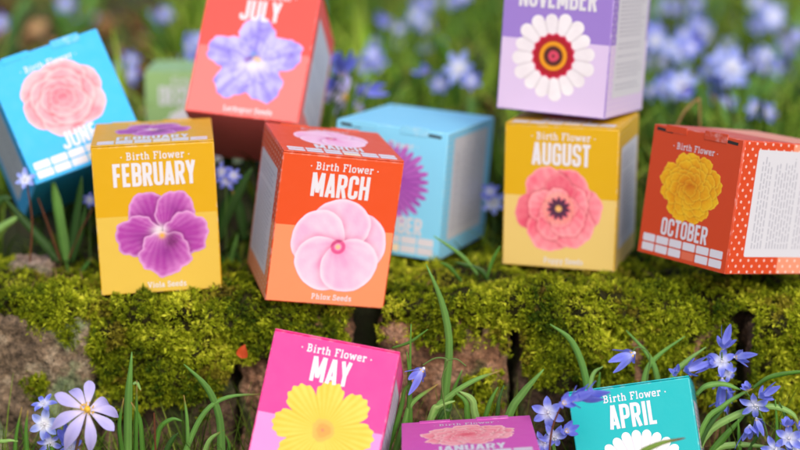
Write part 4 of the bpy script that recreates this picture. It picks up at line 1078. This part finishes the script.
plant('leafy_clump', 'single leaf with a brown tip bending in front of the turquoise box', 'plant', (640, 520), 81,
      [([(618, 520), (634, 462), (656, 445), (685, 438)], 7, lin((110, 140, 52)), .2, (120, 66, 36))])
# --- upper left, below the blue box
plant('leafy_clump', 'broad upright leaves under the bright blue box at the left', 'plant', (66, 262), 101.5,
      [([(66, 262), (60, 225), (51, 172)], 12, G1, .3), ([(69, 258), (76, 215), (82, 176)], 10, G4), ([(60, 262), (40, 238), (3, 196)], 9, G4), ([(72, 262), (80, 235), (86, 205)], 6, G4), ([(-10, 236), (2, 226), (21, 215)], 7, G3), ([(80, 290), (82, 272), (92, 258)], 5, G2), ([(72, 292), (70, 278), (66, 262)], 5, G2),
       ([(52, 262), (48, 246), (30, 232)], 5, G4), ([(-12, 215), (0, 200), (12, 198)], 8, G4)],
      [([(60, 260), (48, 225), (38, 198)], .07, STR), ([(69, 258), (80, 232), (93, 208)], .07, STR)])
plant('small_blue_flower', 'small pale lilac flower at the lower left corner of the bright blue box', 'flower', (27, 262), 100,
      [], [([(30, 262), (32, 220), (27, 184)], .06, STR)], [('pale', (26, 180), (-.2, -1, .6), .78)])
plant('small_blue_flower', 'tiny blue flower tucked at the left edge of the FEBRUARY box', 'flower', (90, 262), 102.5, [], [([(90, 262), (90, 230), (90, 203)], .06, STG)], [('star', (90, 200), (-.2, -1, .3), .62)])
plant('leafy_clump', 'dark green leaves in the gap between the yellow FEBRUARY and orange MARCH boxes', 'plant', (228, 300), 103.5,
      [([(226, 290), (230, 262), (238, 234)], 6, G1), ([(216, 240), (228, 205), (252, 168)], 16, G4, .3), ([(236, 290), (240, 268), (234, 248)], 6, G4), ([(220, 292), (224, 270), (222, 255)], 5, G2), ([(245, 240), (240, 210), (232, 190)], 10, G4)],
      [([(228, 290), (226, 230), (226, 186)], .06, STG)], [('star', (227, 180), (0, -1, .3), .8), ('star', (222, 172), (-.4, -1, .3), .7), ('star', (233, 176), (.4, -1, .5), .65)])
plant('leafy_clump', 'thin green blades between the pale blue box and the AUGUST box', 'plant', (470, 300), 98,
      [([(478, 275), (462, 256), (434, 236)], 3.5, G1), ([(487, 278), (492, 262), (500, 246)], 4, G2), ([(462, 282), (450, 268), (440, 262)], 4, G2), ([(490, 284), (480, 270), (455, 262)], 5, G4)])
plant('small_blue_flower', 'pale blue flower between the pale blue box and the AUGUST box', 'flower', (493, 262), 108, [], [([(494, 262), (494, 230), (493, 205)], .06, STG)], [('pale', (493, 203), (0, -1, .3), 1.0), ('star', (491, 192), (-.3, -1, .5), .8)])
# fallen bits
p = at(243, 350, 93.0); mb = MB()
Vp, Fp, _ = petal_pts(.75, .62, .2, .3); o = MB(); o.add(Vp, Fp, lin((214, 84, 40))); q = o.build('fallen_petal', M_PETAL, None, True)
q.matrix_world = Matrix.Translation(Vector(at(242, 358, 93.1)) * CM) @ Matrix.Rotation(-1.35, 4, 'Y') @ Matrix.Rotation(1.3, 4, 'X')
tag(q, 'small orange red petal caught in the moss left of the pink box', 'petal')
# bent twig above the red box
tw = tube([at(676, 128, 108) , at(684, 112, 108), at(698, 99, 108.3), at(699.5, 104, 108.3), at(700, 132, 108.5)], .07, .06, lin((170, 128, 84)), None, 'bent_twig'); tag(tw, 'bent pale twig sticking up behind the OCTOBER box', 'twig')

# --- squills in the blurred meadow behind
def back_squill(px, py, Y, kinds, size=1.0, spread=1.0, label=None, nlf=3):
    nlf = 0 if (120 < px < 215 and Y < 136) else nlf
    Y = 100 + (Y - 100) * 1.2; h = at(px, py, Y); size *= 1.1; gz = float(ground_z(h[0], h[1])); root = empty('meadow_squill', (h[0], h[1], gz))
    tag(root, label or 'blurred blue squill in the grass behind the boxes', 'flower', 'blue squills in the meadow behind')
    z = h[2] - gz
    if z < 1.5: z = 1.5
    top = np.array([random.uniform(-.4, .4), 0, z + .4])
    tube([(random.uniform(-1, 1), .3, -.1), (random.uniform(-.5, .5), .1, z * .5), top], .11, .08, STG, root)
    for k, kd in enumerate(kinds):
        a = k * 2.2 + random.random(); off = np.array([math.cos(a) * .9 * spread, math.sin(a) * .6, (random.random() - .5) * 1.5 * spread]) if k else np.array([0, -.2, 0])
        flower(kd, np.array([0, 0, z]) + off, (off[0] * .7, -1, .2 + off[2] * .4), size * random.uniform(.85, 1.4), root, var=k % 4, roll=random.uniform(0, 6))
    for k in range(nlf):
        a = random.uniform(0, 6.28); L_ = random.uniform(4, 8)
        strap_leaf([(0, 0, 0), (math.cos(a) * 1.2, math.sin(a) * 1, L_ * .6), (math.cos(a) * 3, math.sin(a) * 2.4, L_)], random.uniform(.7, 1.1), random.choice((G1, G2, G4)), root)
BS = [(165, 14, 150, 'ss', 1.05), (204, 42, 128, 'psp', 1.15), (193, 62, 130, 'sp', .9), (130, 74, 132, 'sb', .9), (131, 60, 134, 's', .8), (66, 4, 160, 's', 1), (2, 22, 150, 'ss', .8), (72, 18, 170, 's', .8),
      (375, 62, 135, 'sps', 1.0), (376, 44, 150, 's', .8), (440, 84, 124, 'sb', .9), (470, 80, 122, 'sp', 1.0), (430, 2, 160, 'ss', 1), (426, 24, 158, 'sp', .9), (402, 42, 170, 's', .9), (335, 60, 125, 'bs', .9),
      (655, 32, 138, 'ssp', 1.2), (652, 92, 130, 'ss', 1.0), (660, 60, 150, 'ss', 1.0), (680, 84, 125, 'psb', 1.1), (690, 8, 165, 'sss', 1.1), (700, 26, 160, 'ssp', 1.0), (682, 50, 132, 'pps', 1.15), (697, 44, 136, 'ssb', 1.0), (722, 60, 128, 'psp', 1.25), (734, 72, 130, 'ssb', 1.15),
      (728, 102, 127, 'sb', .95), (768, 20, 150, 'psp', 1.15), (797, 36, 150, 'ss', 1.1), (765, 56, 140, 'pss', 1.0), (772, 68, 145, 'ss', 1.0), (754, 108, 122, 's', .75), (766, 112, 124, 's', .7), (720, 10, 190, 'ss', 1), (745, 30, 200, 's', 1), (790, 80, 160, 's', 1),
      (640, 12, 165, 'ss', 1.0), (668, 8, 175, 'ss', 1.0), (250, 210, 112, 's', .6), (480, 20, 190, 's', .8), (92, 40, 185, 's', .7), (320, 6, 180, 's', .8), (350, 20, 190, 's', .7)]
KM = {'s': 'star', 'p': 'pale', 'b': 'bell'}
rb = random.Random(5)
for _ in range(34):
    BS.append((rb.uniform(0, 800), rb.uniform(-6, 95), rb.uniform(140, 230), rb.choice(['s', 'ss', 'sb', 'sp']), rb.uniform(.6, .95)))
for px, py, Y, kk, sz in BS:
    back_squill(px, py, Y, [KM[c] for c in kk], sz)
# bigger violet one right behind the coral box
plant('violet_squill', 'larger violet flower with a yellow centre right behind the coral JULY box', 'flower', (345, 262), 116,
      [([(352, 150), (350, 110), (356, 70)], 9, G2), ([(330, 160), (338, 120), (334, 60)], 8, G4)],
      [([(345, 170), (342, 130), (340, 100)], .1, STG)],
      [('bell', (341, 78), (.15, -.5, 1), 1.7), ('lilac', (344, 96), (.5, -.7, -.3), .9), ('bell', (356, 92), (1, -.3, .2), 1.3), ('bell', (335, 92), (-.3, -.5, .9), 1.4)])

# ------------------------------------------------------------------ light, sky, camera
w = bpy.data.worlds.new('World'); SC.world = w; w.use_nodes = True
nt = w.node_tree; bg = nt.nodes['Background']; sky = nt.nodes.new('ShaderNodeTexSky'); sky.sky_type = 'NISHITA'; sky.sun_disc = False
EL, AZ = 38, 164          # sun from behind the camera, to the right
sky.sun_elevation = math.radians(EL); sky.sun_rotation = math.radians(AZ)
sky.dust_density = 3.0; sky.ozone_density = .6
nt.links.new(sky.outputs[0], bg.inputs[0]); bg.inputs[1].default_value = .15
sl = bpy.data.lights.new('sun', 'SUN'); sl.energy = .85; sl.angle = math.radians(34); sl.color = (1.0, .95, .87)
so = bpy.data.objects.new('sun', sl); COL.objects.link(so)
d = Vector((math.sin(math.radians(AZ)) * math.cos(math.radians(EL)), math.cos(math.radians(AZ)) * math.cos(math.radians(EL)), math.sin(math.radians(EL))))
so.rotation_euler = d.to_track_quat('Z', 'Y').to_euler()

cam = bpy.data.cameras.new('camera'); co = bpy.data.objects.new('camera', cam); COL.objects.link(co); SC.camera = co
co.location = (0, 0, CAMZ * CM); co.rotation_euler = (math.radians(90) - PITCH, 0, 0)
cam.sensor_width = 36; cam.lens = 36 * FPX / 800; cam.clip_start = .01; cam.clip_end = 100
cam.dof.use_dof = True; cam.dof.focus_distance = .91; cam.dof.aperture_fstop = 4.5
SC.view_settings.view_transform = 'Standard'; SC.view_settings.look = 'None'; SC.view_settings.gamma = 1; SC.view_settings.exposure = .5
SC.view_settings.use_curve_mapping = False
SC.render.engine = 'CYCLES'
